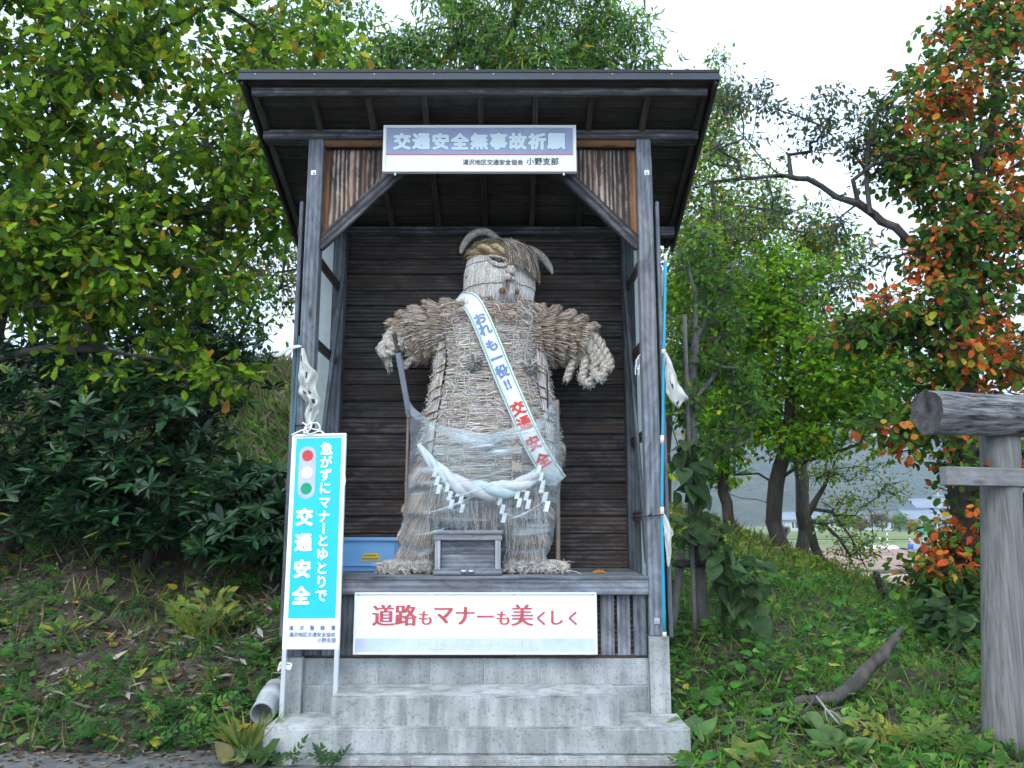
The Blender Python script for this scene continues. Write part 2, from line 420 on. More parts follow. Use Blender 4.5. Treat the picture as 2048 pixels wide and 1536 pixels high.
ROOFM = plain('dark_roof_metal', (.014, .016, .019), .5, .2, .15, 4)
FLASH = plain('blue_grey_flashing', (.034, .043, .058), .5, .1, .12, 3)
STEEL = plain('zinc_steel', (.55, .56, .57), .4, .8, .1, 12)
RUST = plain('rusty_steel', (.16, .06, .03), .8, .2, .3, 14)
BLUEC = plain('blue_crate_plastic', (.18, .40, .70), .42, 0, .06, 4)
YEL = plain('yellow_sticker', (.75, .52, .06), .5)
TEAL = plain('cyan_pole_plastic', (.02, .30, .46), .35, 0, .08, 3)
DTEAL = plain('dull_teal_pole', (.035, .13, .17), .45, 0, .15, 6)
CREAM = plain('cream_cap', (.66, .63, .55), .5)
STRING = plain('white_string', (.80, .80, .80), .7)
BLACKT = plain('black_tie', (.015, .015, .018), .5)
PVC = plain('grey_pipe', (.34, .36, .38), .55, 0, .2, 9, .2)
PAPER = plain('white_paper', (.80, .81, .80), .7, 0, .03, 10)
SASHM = plain('sash_cloth', (.76, .79, .78), .55, 0, .03, 8)
def cloth(name, col, trans=.3, var=.08):
    m, nt, bs = newmat(name); n = noise(nt, coords(nt, (1, 1, 1), False), 8, 4)
    r = ramp(nt, [(.3, tuple(c * (1 - var * 2) for c in col)), (.7, col)]); nt.links.new(n, r.inputs[0])
    nt.links.new(r.outputs[0], bs.inputs['Base Color']); bs.inputs['Roughness'].default_value = .8
    t = nt.nodes.new('ShaderNodeBsdfTranslucent'); nt.links.new(r.outputs[0], t.inputs[0])
    mx = nt.nodes.new('ShaderNodeMixShader'); mx.inputs[0].default_value = trans
    nt.links.new(bs.outputs[0], mx.inputs[1]); nt.links.new(t.outputs[0], mx.inputs[2]); nt.links.new(mx.outputs[0], nt.nodes['Material Output'].inputs[0])
    return m
BANNER = cloth('banner_cloth', (.74, .75, .70)); CLOTHROPE = plain('white_cloth_rope', (.70, .70, .66), .7, 0, .1, 14, .4)
CLOTHB = plain('pale_blue_cloth', (.54, .66, .67), .7, 0, .12, 14, .3); CLOTHP = plain('pale_pink_cloth', (.66, .62, .60), .7, 0, .1, 14, .3)
def film(name, op, tint, rough=.22, milky=.6, streak=True):
    """thin plastic film: mostly see-through, milky along its pulled folds, with a wet-looking gloss"""
    m, nt, bs = newmat(name)
    bs.inputs['Base Color'].default_value = (*tint, 1); bs.inputs['Roughness'].default_value = rough; bs.inputs['Specular IOR Level'].default_value = .6
    tc = nt.nodes.new('ShaderNodeTexCoord'); mp = nt.nodes.new('ShaderNodeMapping'); mp.inputs['Rotation'].default_value = (0, R(-16), 0); mp.inputs['Scale'].default_value = (1.6, 2, 9)
    nt.links.new(tc.outputs['Object'], mp.inputs[0])
    n = noise(nt, mp.outputs[0], 1.5, 3, .5, .6)
    t = nt.nodes.new('ShaderNodeBsdfTransparent'); t.inputs[0].default_value = (.97, .985, .99, 1)
    lw = nt.nodes.new('ShaderNodeLayerWeight'); lw.inputs[0].default_value = .35
    tr = nt.nodes.new('ShaderNodeBsdfTranslucent'); tr.inputs[0].default_value = (*tint, 1)
    m1 = nt.nodes.new('ShaderNodeMixShader'); m1.inputs[0].default_value = milky
    nt.links.new(bs.outputs[0], m1.inputs[1]); nt.links.new(tr.outputs[0], m1.inputs[2])
    r = ramp(nt, [(.42, (op * .45,) * 3), (.6, (op,) * 3), (.72, (min(1, op * 2.6),) * 3)] if streak else [(.3, (op * .9,) * 3), (.7, (min(1, op * 1.1),) * 3)]); nt.links.new(n, r.inputs[0])
    ad = nt.nodes.new('ShaderNodeMath'); ad.operation = 'MULTIPLY_ADD'; ad.inputs[1].default_value = .4
    nt.links.new(lw.outputs['Facing'], ad.inputs[0]); nt.links.new(r.outputs[0], ad.inputs[2]); ad.use_clamp = True
    m2 = nt.nodes.new('ShaderNodeMixShader'); nt.links.new(ad.outputs[0], m2.inputs[0]); nt.links.new(t.outputs[0], m2.inputs[1]); nt.links.new(m1.outputs[0], m2.inputs[2])
    nt.links.new(m2.outputs[0], nt.nodes['Material Output'].inputs[0])
    bump(nt, bs, n, .5, .03); return m
FILM = film('clear_plastic_film', .22, (.62, .73, .79), .2, .3)
FILM2 = film('folded_plastic_film', .42, (.66, .76, .81), .2, .3)
CORR = film('corrugated_translucent_sheet', .82, (.62, .68, .68), .3, .75, False)

# ---------------------------------------------------------------- lettering
_tc = {}
def glyphs(body, bold=0.0, xonly=0.0):
    """flat lettering, baseline at 0, unit size; thickened by overlaid shifted copies a hair apart"""
    k = (body, bold, xonly)
    if k in _tc: return _tc[k]
    c = bpy.data.curves.new('lettering', 'FONT'); c.body = body; c.size = 1.0; c.resolution_u = 3
    o = bpy.data.objects.new('lettering', c); COL.objects.link(o)
    me = bpy.data.meshes.new_from_object(o.evaluated_get(bpy.context.evaluated_depsgraph_get()))
    V = np.array([v.co[:] for v in me.vertices]).reshape(-1, 3); F = [tuple(p.vertices) for p in me.polygons]
    bpy.data.objects.remove(o); bpy.data.curves.remove(c); bpy.data.meshes.remove(me)
    sh = [(0, 0)]
    if bold: sh += [(bold * math.cos(a), bold * math.sin(a)) for a in np.linspace(0, 2 * np.pi, 9)[:-1]]
    if xonly: sh = [(s_ * xonly, t_ * xonly * .12) for s_ in (-1, -.5, 0, .5, 1) for t_ in (0,)]
    VV, FF, n = [], [], 0
    for i, (dx, dy) in enumerate(sh):
        VV.append(V + np.array([dx, dy, 0]) + np.array([0, 0, i * 1e-4])); FF += [tuple(j + n for j in f) for f in F]; n += len(V)
    _tc[k] = (np.concatenate(VV), FF); return _tc[k]
def write(mb, body, o, right, up, size, bold=0.0, xonly=0.0, sx=1.0, align='c', lift=.0015, rot=0):
    """write body with its box centred (or left/right aligned) at o on the plane (right, up)"""
    V, F = glyphs(body, bold, xonly); V = V.copy()
    lo, hi = V.min(0), V.max(0)
    cx = {'c': (lo[0] + hi[0]) / 2, 'l': lo[0], 'r': hi[0]}[align]
    V[:, 0] -= cx; V[:, 1] -= .36 if len(body) > 1 else (lo[1] + hi[1]) / 2
    if rot: V[:, 0], V[:, 1] = V[:, 1].copy(), -V[:, 0].copy()
    o = np.array(o); r = np.array(Vector(right).normalized()); u = np.array(Vector(up).normalized()); n = np.cross(r, u)
    P = o + size * (V[:, 0:1] * sx * r + V[:, 1:2] * u) + (V[:, 2:3] + lift) * n
    return mb.add(P, F)
def quad(mb, o, right, up, x0, x1, y0, y1, lift=0.0):
    o = Vector(o); r = Vector(right).normalized(); u = Vector(up).normalized(); n = r.cross(u)
    return mb.add([o + r * x + u * y + n * lift for x, y in ((x0, y0), (x1, y0), (x1, y1), (x0, y1))], [(0, 1, 2, 3)])

# ---------------------------------------------------------------- the setting: ground, road, field, hills
def ground_z(X, Y):
    X = np.asarray(X, float); Y = np.asarray(Y, float)
    s = np.interp(X, [-40, -12, -1.6, 1.5, 3, 4.8, 6.3, 7.6, 12, 40], [.40, .42, .42, .27, .205, .135, .062, .03, .015, .0])
    yc = np.interp(X, [-10, -1, 3, 7], [13.0, 11.5, 8.2, 7.6])
    y0_ = np.interp(X, [-1.5, 1.3], [.10, .35])
    rise = np.maximum(0, np.minimum(Y, yc) + y0_)
    z = -.1 + s * (rise - .25 * np.exp(-rise / .25) + 0.25 * 1.0 * np.exp(-rise / .25))
    fall = smooth(Y, yc + .5, yc + 9)
    z = z * (1 - fall) + (-.62) * fall
    far = smooth(Y, 60, 140); z = z * (1 - far) + (-.75) * far
    near = np.exp(-((X - 0) / 40) ** 2) * (1 - smooth(Y, 12, 18)) * smooth(Y, -.3, .6)
    z = z + near * (.05 * np.sin(X * 1.9 + .6) * np.cos(Y * 1.6) + .035 * np.sin(X * 4.3 + Y * 3.1) + .02 * np.sin(X * 9.1 - Y * 7.3))
    return z
def sheet(name, xs, ys, zf, mat, sm=True):
    xs = np.asarray(xs, float); ys = np.asarray(ys, float)
    X, Y = np.meshgrid(xs, ys); Z = zf(X, Y); nx = len(xs); ny = len(ys)
    V = np.stack([X, Y, Z], -1).reshape(-1, 3); i = np.arange(ny - 1)[:, None] * nx + np.arange(nx - 1)[None]
    F = np.stack([i, i + 1, i + nx + 1, i + nx], -1).reshape(-1, 4)
    mb = MB(); mb.addnp(V, F); o = mb.build(name, mat, None, sm); o['kind'] = 'structure'; return o

m, nt_, bs = newmat('soil_and_litter')
a = noise(nt_, coords(nt_, (1, 1, 1), False), 5, 8, .7); b = noise(nt_, coords(nt_, (1, 1, 1), False), 34, 4, .7)
r = ramp(nt_, [(.3, (.022, .017, .013)), (.5, (.058, .045, .034)), (.68, (.115, .092, .07)), (.85, (.06, .075, .025))]); nt_.links.new(a, r.inputs[0])
r2 = ramp(nt_, [(.3, (.45,) * 3), (.7, (1.5, 1.45, 1.4))]); nt_.links.new(b, r2.inputs[0])
nt_.links.new(mixc(nt_, 1, r.outputs[0], r2.outputs[0], 'MULTIPLY'), bs.inputs['Base Color']); bs.inputs['Roughness'].default_value = .95
bump(nt_, bs, b, .9, .03); SOIL = m
xs = np.unique(np.concatenate([np.linspace(-14, 14, 150), np.linspace(14, 60, 40), np.linspace(-60, -14, 30), np.linspace(60, 2400, 30), np.linspace(-2400, -60, 30)]))
ys = np.unique(np.concatenate([np.linspace(-30, -2, 12), np.linspace(-2, 14, 110), np.linspace(14, 80, 50), np.linspace(80, 2600, 40)]))
sheet('ground', xs, ys, ground_z, SOIL)

ASPH = plain('grey_roadside_concrete', (.125, .125, .125), .9, 0, .4, 11, .6, .2)
sheet('road', np.linspace(-40, 40, 161), np.array([-14, -9, -5, -3, -2, -1.2, -.7, 0]),
      lambda X, Y: np.where(Y > -.1, -.13, -.094 + 0 * X), ASPH)
bpy.data.objects['road'].data.vertices.foreach_get
me = bpy.data.objects['road'].data
for v in me.vertices:                                        # ragged roadside edge
    if v.co.y > -.75:
        e = -.20 + .04 * math.sin(v.co.x * 3.1) + .025 * math.sin(v.co.x * 8.7)
        if v.co.x > -1.4: e = -.56 - .2 * min(1, max(0, v.co.x - 1.0))
        v.co.y = e + (.06 if v.co.y > -.1 else 0)

m, nt_, bs = newmat('ploughed_brown_soil')
a = noise(nt_, coords(nt_, (.12, 1.1, 1), False), 1.0, 6, .6, .4); b = noise(nt_, coords(nt_, (1, 1, 1), False), 2.5, 5, .7)
r = ramp(nt_, [(.3, (.13, .075, .055)), (.5, (.27, .17, .13)), (.7, (.40, .29, .24))]); nt_.links.new(a, r.inputs[0])
r2 = ramp(nt_, [(.3, (.75,) * 3), (.7, (1.2,) * 3)]); nt_.links.new(b, r2.inputs[0])
nt_.links.new(mixc(nt_, 1, r.outputs[0], r2.outputs[0], 'MULTIPLY'), bs.inputs['Base Color']); bs.inputs['Roughness'].default_value = .95
bump(nt_, bs, a, .8, .3)
sheet('ploughed_field', np.linspace(4, 90, 90), np.linspace(19, 61, 90),
      lambda X, Y: -.575 + .07 * np.sin(Y * 2.2 + .35 * np.sin(X * .21)) * (1 - smooth(Y, 36, 61)) - .18 * np.exp(-((Y - 29 - .02 * X) / .9) ** 2) + .03 * np.sin(X * 1.3 + Y), m)
m, nt_, bs = newmat('meadow_grass')
a = noise(nt_, coords(nt_, (.05, .5, 1), False), 1.0, 6, .6); r = ramp(nt_, [(.3, (.075, .11, .035)), (.5, (.15, .19, .07)), (.7, (.24, .25, .12))]); nt_.links.new(a, r.inputs[0])
nt_.links.new(r.outputs[0], bs.inputs['Base Color']); bs.inputs['Roughness'].default_value = .95; GRASS_FAR = m
sheet('meadow', np.linspace(-60, 200, 60), np.concatenate([np.linspace(60, 80, 16), np.linspace(84, 400, 12)]),
      lambda X, Y: -.6 + 1.0 * smooth(Y, 68, 77) - 1.05 * smooth(Y, 84, 150) + .03 * np.sin(X * .5), m)

m, nt_, bs = newmat('autumn_forest_slope')
a = noise(nt_, coords(nt_, (1, 1, 1), False), .035, 8, .7); b = noise(nt_, coords(nt_, (1, 1, 1), False), .16, 6, .7)
r = ramp(nt_, [(.32, (.025, .045, .02)), (.48, (.055, .08, .03)), (.6, (.13, .10, .035)), (.75, (.16, .075, .03))]); nt_.links.new(a, r.inputs[0])
r2 = ramp(nt_, [(.35, (.35,) * 3), (.65, (1.6,) * 3)]); nt_.links.new(b, r2.inputs[0])
nt_.links.new(mixc(nt_, 1, r.outputs[0], r2.outputs[0], 'MULTIPLY'), bs.inputs['Base Color']); bs.inputs['Roughness'].default_value = 1
bump(nt_, bs, b, 1.0, 12)
def hill(X, Y):
    ridge = 178 + 38 * np.sin(X * .0031 + 1.2) + 22 * np.sin(X * .0083) + 9 * np.sin(X * .023 + 2)
    h = -1 + ridge * smooth(Y, 640, 1500) * (1 - .8 * smooth(Y, 1600, 2300))
    return h + smooth(Y, 660, 900) * (5 * np.sin(X * .05 + Y * .013) + 3.5 * np.sin(X * .021 - Y * .05) + 2 * np.sin(X * .13 + Y * .09))
sheet('hills', np.linspace(-2000, 2300, 220), np.linspace(620, 2350, 70), hill, m)

# ---------------------------------------------------------------- the shelter
sh = thing('wooden_shelter', 'dark weathered open-fronted wooden shelter with sloping metal roof on concrete blocks', 'shelter', (0, .5, .52))
SL = -.38                                            # roof fall towards the back
def under(Y): return 4.65 + SL * Y                   # underside of the rafters
PX = 1.345
for sx in (-1, 1):
    beam('post', (sx * PX, 0, .67 if sx > 0 else .52), (sx * PX, 0, 4.605), .12, .12, W_GREY, sh, up=(0, 1, 0), bev=.006)
    beam('post', (sx * PX, 1.0, .52), (sx * PX, 1.0, 4.205), .11, .11, W_GREY, sh, up=(0, 1, 0), bev=.006)
    # side wall: outer trim board, girts, diagonal brace, translucent sheet
    tb = beam('trim_board', (sx * 1.444, .0, .66), (sx * 1.444, .0, 4.07), .03, .09, W_GREY, sh, up=(0, 1, 0), bev=.003)
    for z in (1.55, 2.2, 2.95, 3.65): beam('girt', (sx * PX, .062, z), (sx * PX, .943, z), .035, .075, W_DARK, sh)
    beam('diagonal_brace', (sx * 1.30, .07, 1.2), (sx * 1.30, .93, 3.72), .028, .085, W_GREY, sh, up=(0, 0, 1))
    beam('side_beam', (sx * PX, .066, 4.54), (sx * PX, .985, 4.20), .09, .09, W_DARK, sh)
    mb = MB(); n = 60; yy = np.linspace(.02, 1.04, n); xx = sx * (1.418 + .008 * np.sin(np.arange(n) * 1.6))
    V = np.concatenate([np.stack([xx, yy, np.full(n, .9)], 1), np.stack([xx, yy, 4.50 - .36 * yy], 1)])
    mb.add(V, [(i, i + 1, n + i + 1, n + i) for i in range(n - 1)]); mb.build('corrugated_sheet', CORR, sh, True)
# back wall planks, each a little proud or shy of its neighbours
z = 1.10; k = 0
while z < 4.15:
    hgt = random.choice((.148, .152, .158)); y = 1.075 + random.uniform(-.004, .004)
    beam('plank', (-1.40, y, z + hgt / 2), (1.40, y + random.uniform(-.004, .004), z + hgt / 2), .018, hgt - .010, W_DARK, sh, up=(0, 0, 1), bev=.003)
    z += hgt
mb = MB(); mb.box((-1.39, 1.09, 1.1), (1.39, 1.10, 4.2)); mb.build('wall_backing', W_DARK, sh)
for x in (-.45, .45): beam('stud', (x, 1.13, 1.1), (x, 1.13, 4.2), .05, .05, W_DARK, sh, up=(0, 1, 0))
# beams
beam('front_beam', (-1.785, 0, 4.648), (1.80, 0, 4.648), .12, .084, W_BEAM, sh, bev=.005)
beam('blocking_board', (-1.70, .045, 4.715), (1.72, .045, 4.715), .025, .05, W_DARK, sh)
beam('rear_beam', (-1.765, 1.05, 4.215), (1.80, 1.05, 4.215), .10, .085, W_BEAM, sh, bev=.005)
beam('eave_beam', (-1.765, -.425, under(-.425) - .002), (1.79, -.425, under(-.425) - .002), .045, .062, W_BEAM, sh, up=(0, -.2, 1))
beam('header_board', (-1.284, -.028, 4.577), (1.284, -.028, 4.577), .03, .058, W_BROWN, sh)
for i in range(9):                                    # rafters
    x = (i - 4) * .442 + .01
    beam('rafter', (x, -.40, under(-.40) + .034), (x, 1.33, under(1.33) + .034), .045, .062, W_ROOF, sh)
n = 14; y0, y1 = -.47, 1.36
for i in range(n):                                    # roof boarding, laid across the rafters
    ya = y0 + (y1 - y0) * i / n; yb = y0 + (y1 - y0) * (i + 1) / n; ym = (ya + yb) / 2
    beam('roof_board', (-1.80, ym, under(ym) + .075), (1.82, ym, under(ym) + .075), (yb - ya) * 1.07 - .006, .012, W_ROOF, sh, up=(0, -SL, 1), bev=.001)
mb = MB()                                             # standing-seam metal sheet
t0, t1 = under(-.5) + .088, under(1.40) + .088
mb.add([(-1.85, -.518, t0), (1.87, -.518, t0), (1.87, 1.40, t1), (-1.85, 1.40, t1), (-1.85, -.518, t0 + .022), (1.87, -.518, t0 + .022), (1.87, 1.40, t1 + .022), (-1.85, 1.40, t1 + .022)],
       [(0, 3, 2, 1), (4, 5, 6, 7), (0, 1, 5, 4), (1, 2, 6, 5), (2, 3, 7, 6), (3, 0, 4, 7)])
rm = mb.build('metal_roof', ROOFM, sh)
for i in range(9):
    x = -1.72 + i * .43
    beam('roof_seam', (x, -.50, t0 + .026), (x, 1.39, t1 + .026), .02, .010, ROOFM, rm)
fl = MB(); fl.box((-1.848, -.513, t0 - .058), (1.868, -.507, t0 - .002)); fo = fl.build('eave_flashing', FLASH, sh)
for x in np.arange(-1.72, 1.8, .46):
    mb = MB(); tube(mb, [(x, -.514, t0 - .015), (x, -.518, t0 - .015)], .004, 6); mb.build('roofing_nail', STEEL, fo)
for sx, xe in ((-1, -1.828), (1, 1.845)):
    beam('barge_board', (xe, -.49, under(-.49) + .042), (xe, 1.38, under(1.38) + .042), .022, .085, W_ROOF, sh)
    beam('edge_flashing', (xe + sx * .019, -.505, under(-.505) + .055), (xe + sx * .019, 1.395, under(1.395) + .055), .006, .075, ROOFM, sh)
# knee braces and the boarded corners above them
for sx in (-1, 1):
    beam('knee_brace', (sx * 1.302, -.012, 3.70), (sx * .47, -.012, 4.545), .045, .105, W_BEAM, sh, bev=.005)
    brown = True
    x = 1.284
    for i in range(6):
        wd = .045 if i == 0 else random.uniform(.125, .15)
        xa, xb = x, x - wd + .003; x -= wd
        if xb < .45: break
        # vertical board cut to the slope of the brace
        za = lambda q: 3.70 + (1.302 - q) * (.845 / .832) + .035
        mb = MB(); yf = .030 + random.uniform(-.004, .004)
        cx = (xa + xb) / 2; loc = Vector((sx * cx, yf, 4.2)); zt = 4.549
        P = [(xa, zt), (xb, zt), (xb, za(xb)), (xa, za(xa))]
        vs = [Vector((sx * px_, yy_, pz)) for yy_ in (yf - .008, yf + .008) for px_, pz in P]
        # local X runs up the board so that the grain does too
        vs = [Vector((v.z - loc.z, v.x - loc.x, v.y - loc.y)) for v in vs]
        mb.add(vs, [(0, 1, 2, 3), (7, 6, 5, 4), (0, 4, 5, 1), (1, 5, 6, 2), (2, 6, 7, 3), (3, 7, 4, 0)])
        o = mb.build('corner_board', W_BROWN if i == 0 else W_SPAN, sh)
        M = Matrix(((0, 1, 0, loc.x), (0, 0, 1, loc.y), (1, 0, 0, loc.z), (0, 0, 0, 1))); o.matrix_basis = M
def washer(p, parent, s_=.042):
    o = beam('washer', (p[0] - s_ / 2, p[1] - .063, p[2]), (p[0] + s_ / 2, p[1] - .063, p[2]), .005, s_, STEEL, parent, bev=.001)
    o.rotation_euler.rotate_axis('Y', random.uniform(-.15, .15))
    mb = MB(); tube(mb, [(p[0], p[1] - .066, p[2]), (p[0], p[1] - .082, p[2])], .010, 6); mb.build('bolt', STEEL, o)
for px_, py_ in ((631, 352), (1291, 352), (1311, 1240)):
    q = at(px_, py_, 0); washer((q.x, 0, q.z), sh)
# deck and skirt
for i in range(8):
    y = .0 + i * .132
    beam('floor_board', (-1.283, y, 1.088), (1.283, y, 1.088 + random.uniform(-.002, .002)), .126, .024, W_GREY, sh)
beam('deck_beam', (-1.284, -.035, 1.021), (1.284, -.035, 1.021), .05, .108, W_GREY, sh, bev=.005)
beam('deck_edge', (-1.283, -.0525, 1.0885), (1.283, -.0525, 1.0885), .03, .022, W_GREY, sh, bev=.003)
x = -1.283
while x < 1.27:
    wd = random.uniform(.118, .14); gap = .024 if x > .75 else .006
    if x + wd > 1.284: wd = 1.284 - x
    beam('skirt_board', (x + wd / 2, .006 + random.uniform(-.004, .004), .525), (x + wd / 2, .006, .965), .018, wd - gap, W_GREY, sh, up=(1, 0, 0), bev=.003)
    x += wd
mb = MB(); mb.box((-1.28, .05, .53), (1.28, .06, .97)); mb.build('skirt_backing', W_DARK, sh)
beam('ground_sill', (-1.284, .05, .52), (1.284, .05, .52), .09, .03, W_DARK, sh)

# ---------------------------------------------------------------- concrete: block footing and steps
ft = thing('block_footing', 'grey concrete block footing with mortar joints under the wooden shelter', 'foundation', (0, .5, -.1))
mb = MB(); mb.box((-1.278, .012, -.3), (1.278, 1.12, .503)); mb.build('mortar_core', MORTAR, ft)
proto = {}
for row in range(3):
    zc = .408 - row * .2; off = 0
    edges = [-1.275] + [e for e in np.arange(-1.283 + .146, 1.25, .4)] + [1.275]
    for a_, b_ in zip(edges[:-1], edges[1:]):
        if b_ - a_ < .03: continue
        beam('block', (a_ + .005, .024 + random.uniform(-.0015, .0015), zc), (b_ - .005, .024, zc), .035, .190, BLOCK, ft, bev=.004)
for sx in (-1, 1):
    for y in (.06 + .4 * q for q in range(3)):
        for row in range(3): beam('block', (sx * 1.272, y + .006, .408 - row * .2), (sx * 1.272, y + .39, .408 - row * .2), .035, .19, BLOCK, ft, bev=.004)
pl = MB(); pl.box((1.279, -.055, -.25), (1.425, .12, .668)); pl.build('pilaster', CONC, ft)
pl = MB(); pl.box((-1.425, -.055, -.25), (-1.279, .12, .518)); pl.build('pilaster', CONC, ft)

def step_mesh(x0, x1, y0, y1, z0, z1, bev=.014, seed=0):
    bm = bmesh.new(); bmesh.ops.create_cube(bm, size=1)
    for v in bm.verts: v.co = Vector(((x0 + x1) / 2 + v.co.x * (x1 - x0), (y0 + y1) / 2 + v.co.y * (y1 - y0), (z0 + z1) / 2 + v.co.z * (z1 - z0)))
    es = [e for e in bm.edges if abs(e.verts[0].co.x - e.verts[1].co.x) > .3]
    bmesh.ops.subdivide_edges(bm, edges=es, cuts=24)
    sharp = [e for e in bm.edges if len(e.link_faces) == 2 and e.calc_face_angle(0) > .5]
    bmesh.ops.bevel(bm, geom=sharp, offset=bev, segments=2, affect='EDGES')
    rr = random.Random(seed)
    for v in bm.verts: v.co += Vector((rr.uniform(-1, 1), rr.uniform(-1, 1), rr.uniform(-1, 1))) * .0028
    me = bpy.data.meshes.new('step'); bm.to_mesh(me); bm.free(); me.materials.append(CONC); return me
st = thing('concrete_steps', 'stained cast concrete steps in front of the wooden shelter', 'steps', (0, -.3, -.1))
link(bpy.data.objects.new('upper_step', step_mesh(-.985, 1.013, -.425, .006, .10, .322, seed=1)), st)
link(bpy.data.objects.new('landing', step_mesh(-1.42, 1.47, -.475, -.058, -.045, .131, seed=2)), st)
link(bpy.data.objects.new('landing_core', step_mesh(-1.277, 1.277, -.06, .004, -.045, .128, seed=4)), st)
link(bpy.data.objects.new('ground_slab', step_mesh(-1.33, 1.475, -.515, -.05, -.2, -.047, seed=3)), st)

# ---------------------------------------------------------------- signs
XR, ZU = Vector((1, 0, 0)), Vector((0, 0, 1))
def framed(root, o, right, up, wd, ht, face, depth=.03, fr=.018, frame_mat=WHITE):
    """sign of real thickness: backing, four mitred frame bars, recessed face"""
    r = Vector(right).normalized(); u = Vector(up).normalized(); n = r.cross(u)
    for a_, b_, up_ in (((-1, 1), (1, 1), u), ((-1, -1), (1, -1), u)):
        beam('frame', Vector(o) + r * a_[0] * wd / 2 + u * a_[1] * (ht / 2 - fr / 2), Vector(o) + r * b_[0] * wd / 2 + u * b_[1] * (ht / 2 - fr / 2), depth, fr, frame_mat, root, up=u, bev=.003)
    for s_ in (-1, 1):
        beam('frame', Vector(o) + r * s_ * (wd / 2 - fr / 2) - u * (ht / 2 - fr), Vector(o) + r * s_ * (wd / 2 - fr / 2) + u * (ht / 2 - fr), depth, fr, frame_mat, root, up=r, bev=.003)
    pts = [Vector(o) + r * a_ * (wd / 2 - fr) + u * b_ * (ht / 2 - fr) + n * c_ for c_ in (-depth * .4, depth * .18) for a_, b_ in ((-1, -1), (1, -1), (1, 1), (-1, 1))]
    mb = MB(); mb.add(pts, [(0, 3, 2, 1), (4, 5, 6, 7), (0, 1, 5, 4), (1, 2, 6, 5), (2, 3, 7, 6), (3, 0, 4, 7)])
    mb.build('panel', face, root)
    return Vector(o) + n * (depth * .18 + .0015)

# sign over the opening
c = (at(768, 253, -.12) + at(1153, 346, -.12)) / 2; c.y = -.125
ts = thing('shelter_name_sign', 'long white framed sign with lavender band hung under the shelter roof', 'sign', c)
f = framed(ts, c, XR, ZU, 1.566, .404, PANELW, .045, .024)
mb = MB(); quad(mb, f, XR, ZU, -.755, .755, -.045, .176); mb.build('lavender_band', LAV, ts)
mb = MB(); quad(mb, f, XR, ZU, -.756, .756, -.054, -.047, .0004); mb.build('red_rule', REDLINE, ts)
g = f + ZU * .064 + Vector((0, -.001, 0))
for i, ch in enumerate('交通安全無事故祈願'): pass
ol = MB(); fi = MB()
for i, ch in enumerate('交通安全無事故祈願'):
    o_ = g + XR * ((i - 4) * .1565 - .004)
    write(ol, ch, o_, XR, ZU, .144, .082, lift=.0002); write(fi, ch, o_, XR, ZU, .144, .062, lift=.0016)
ol.build('lettering_outline', F_LINE, ts); fi.build('lettering', F_FILL, ts)
mb = MB(); write(mb, '湯沢地区交通安全協会', f + Vector((.108, -.001, -.117)), XR, ZU, .050, .012, sx=.98); mb.build('small_lettering', F_BLACK, ts)
mb = MB(); write(mb, '小野支部', f + Vector((.508, -.001, -.11)), XR, ZU, .066, .014)
mb.build('small_lettering', F_BLACK, ts)
for x in (-.68, .68):
    mb = MB(); tube(mb, [(c.x + x, -.13, c.z - .205), (c.x + x, -.13, c.z - .228)], .009, 8); mb.build('hanger_bolt', STEEL, ts)
    beam('bracket', (c.x + x, -.102, c.z + .14), (c.x + x, -.055, c.z + .14), .03, .03, STEEL, ts)

# slogan board in front of the skirt
p0 = at(710, 1185, -.06); p1 = at(1195, 1309, -.06); c = (p0 + p1) / 2
bs_ = thing('slogan_board', 'wide white board with faded red slogan under the shelter deck', 'sign', c)
wd, ht = p1.x - p0.x, p0.z - p1.z
f = framed(bs_, c, XR, ZU, wd, ht, PANELW, .03, .014)
mb = MB(); quad(mb, f, XR, ZU, -wd / 2 + .016, wd / 2 - .016, -ht / 2 + .016, -ht / 2 + .115); mb.build('pale_blue_band', PALEB, bs_)
mb = MB(); x = -.765
for ch, s_ in zip('道路もマナーも美くしく', (1.17, 1.17, .82, 1.1, 1.1, 1.0, .82, 1.17, .78, .86, .78)):
    adv = .1405 * s_
    write(mb, ch, f + Vector((x + adv / 2, -.001, .06 - (1.17 - s_) * .06)), XR, ZU, .1405 * s_, 0, .02 + (.014 if s_ < 1.0 else .016), sx=1.02, rot=0); x += adv * 1.02
mb.build('lettering', F_RED, bs_)
mb = MB(); write(mb, '交通安全協会小野支部', f + Vector((-.09, -.0006, -.153)), XR, ZU, .066, .016); mb.build('bleached_lettering', F_GHOST, bs_)
mb = MB(); write(mb, '青年部', f + Vector((.38, -.0006, -.153)), XR, ZU, .066, .016); mb.build('bleached_lettering', F_GHOST, bs_)
for x in (-.88, -.29, .29, .88):
    for z in (.21, -.21):
        mb = MB(); tube(mb, [(c.x + x * .99, c.y - .017, c.z + z), (c.x + x * .99, c.y - .020, c.z + z)], .0035, 6); mb.build('screw', RUST, bs_)

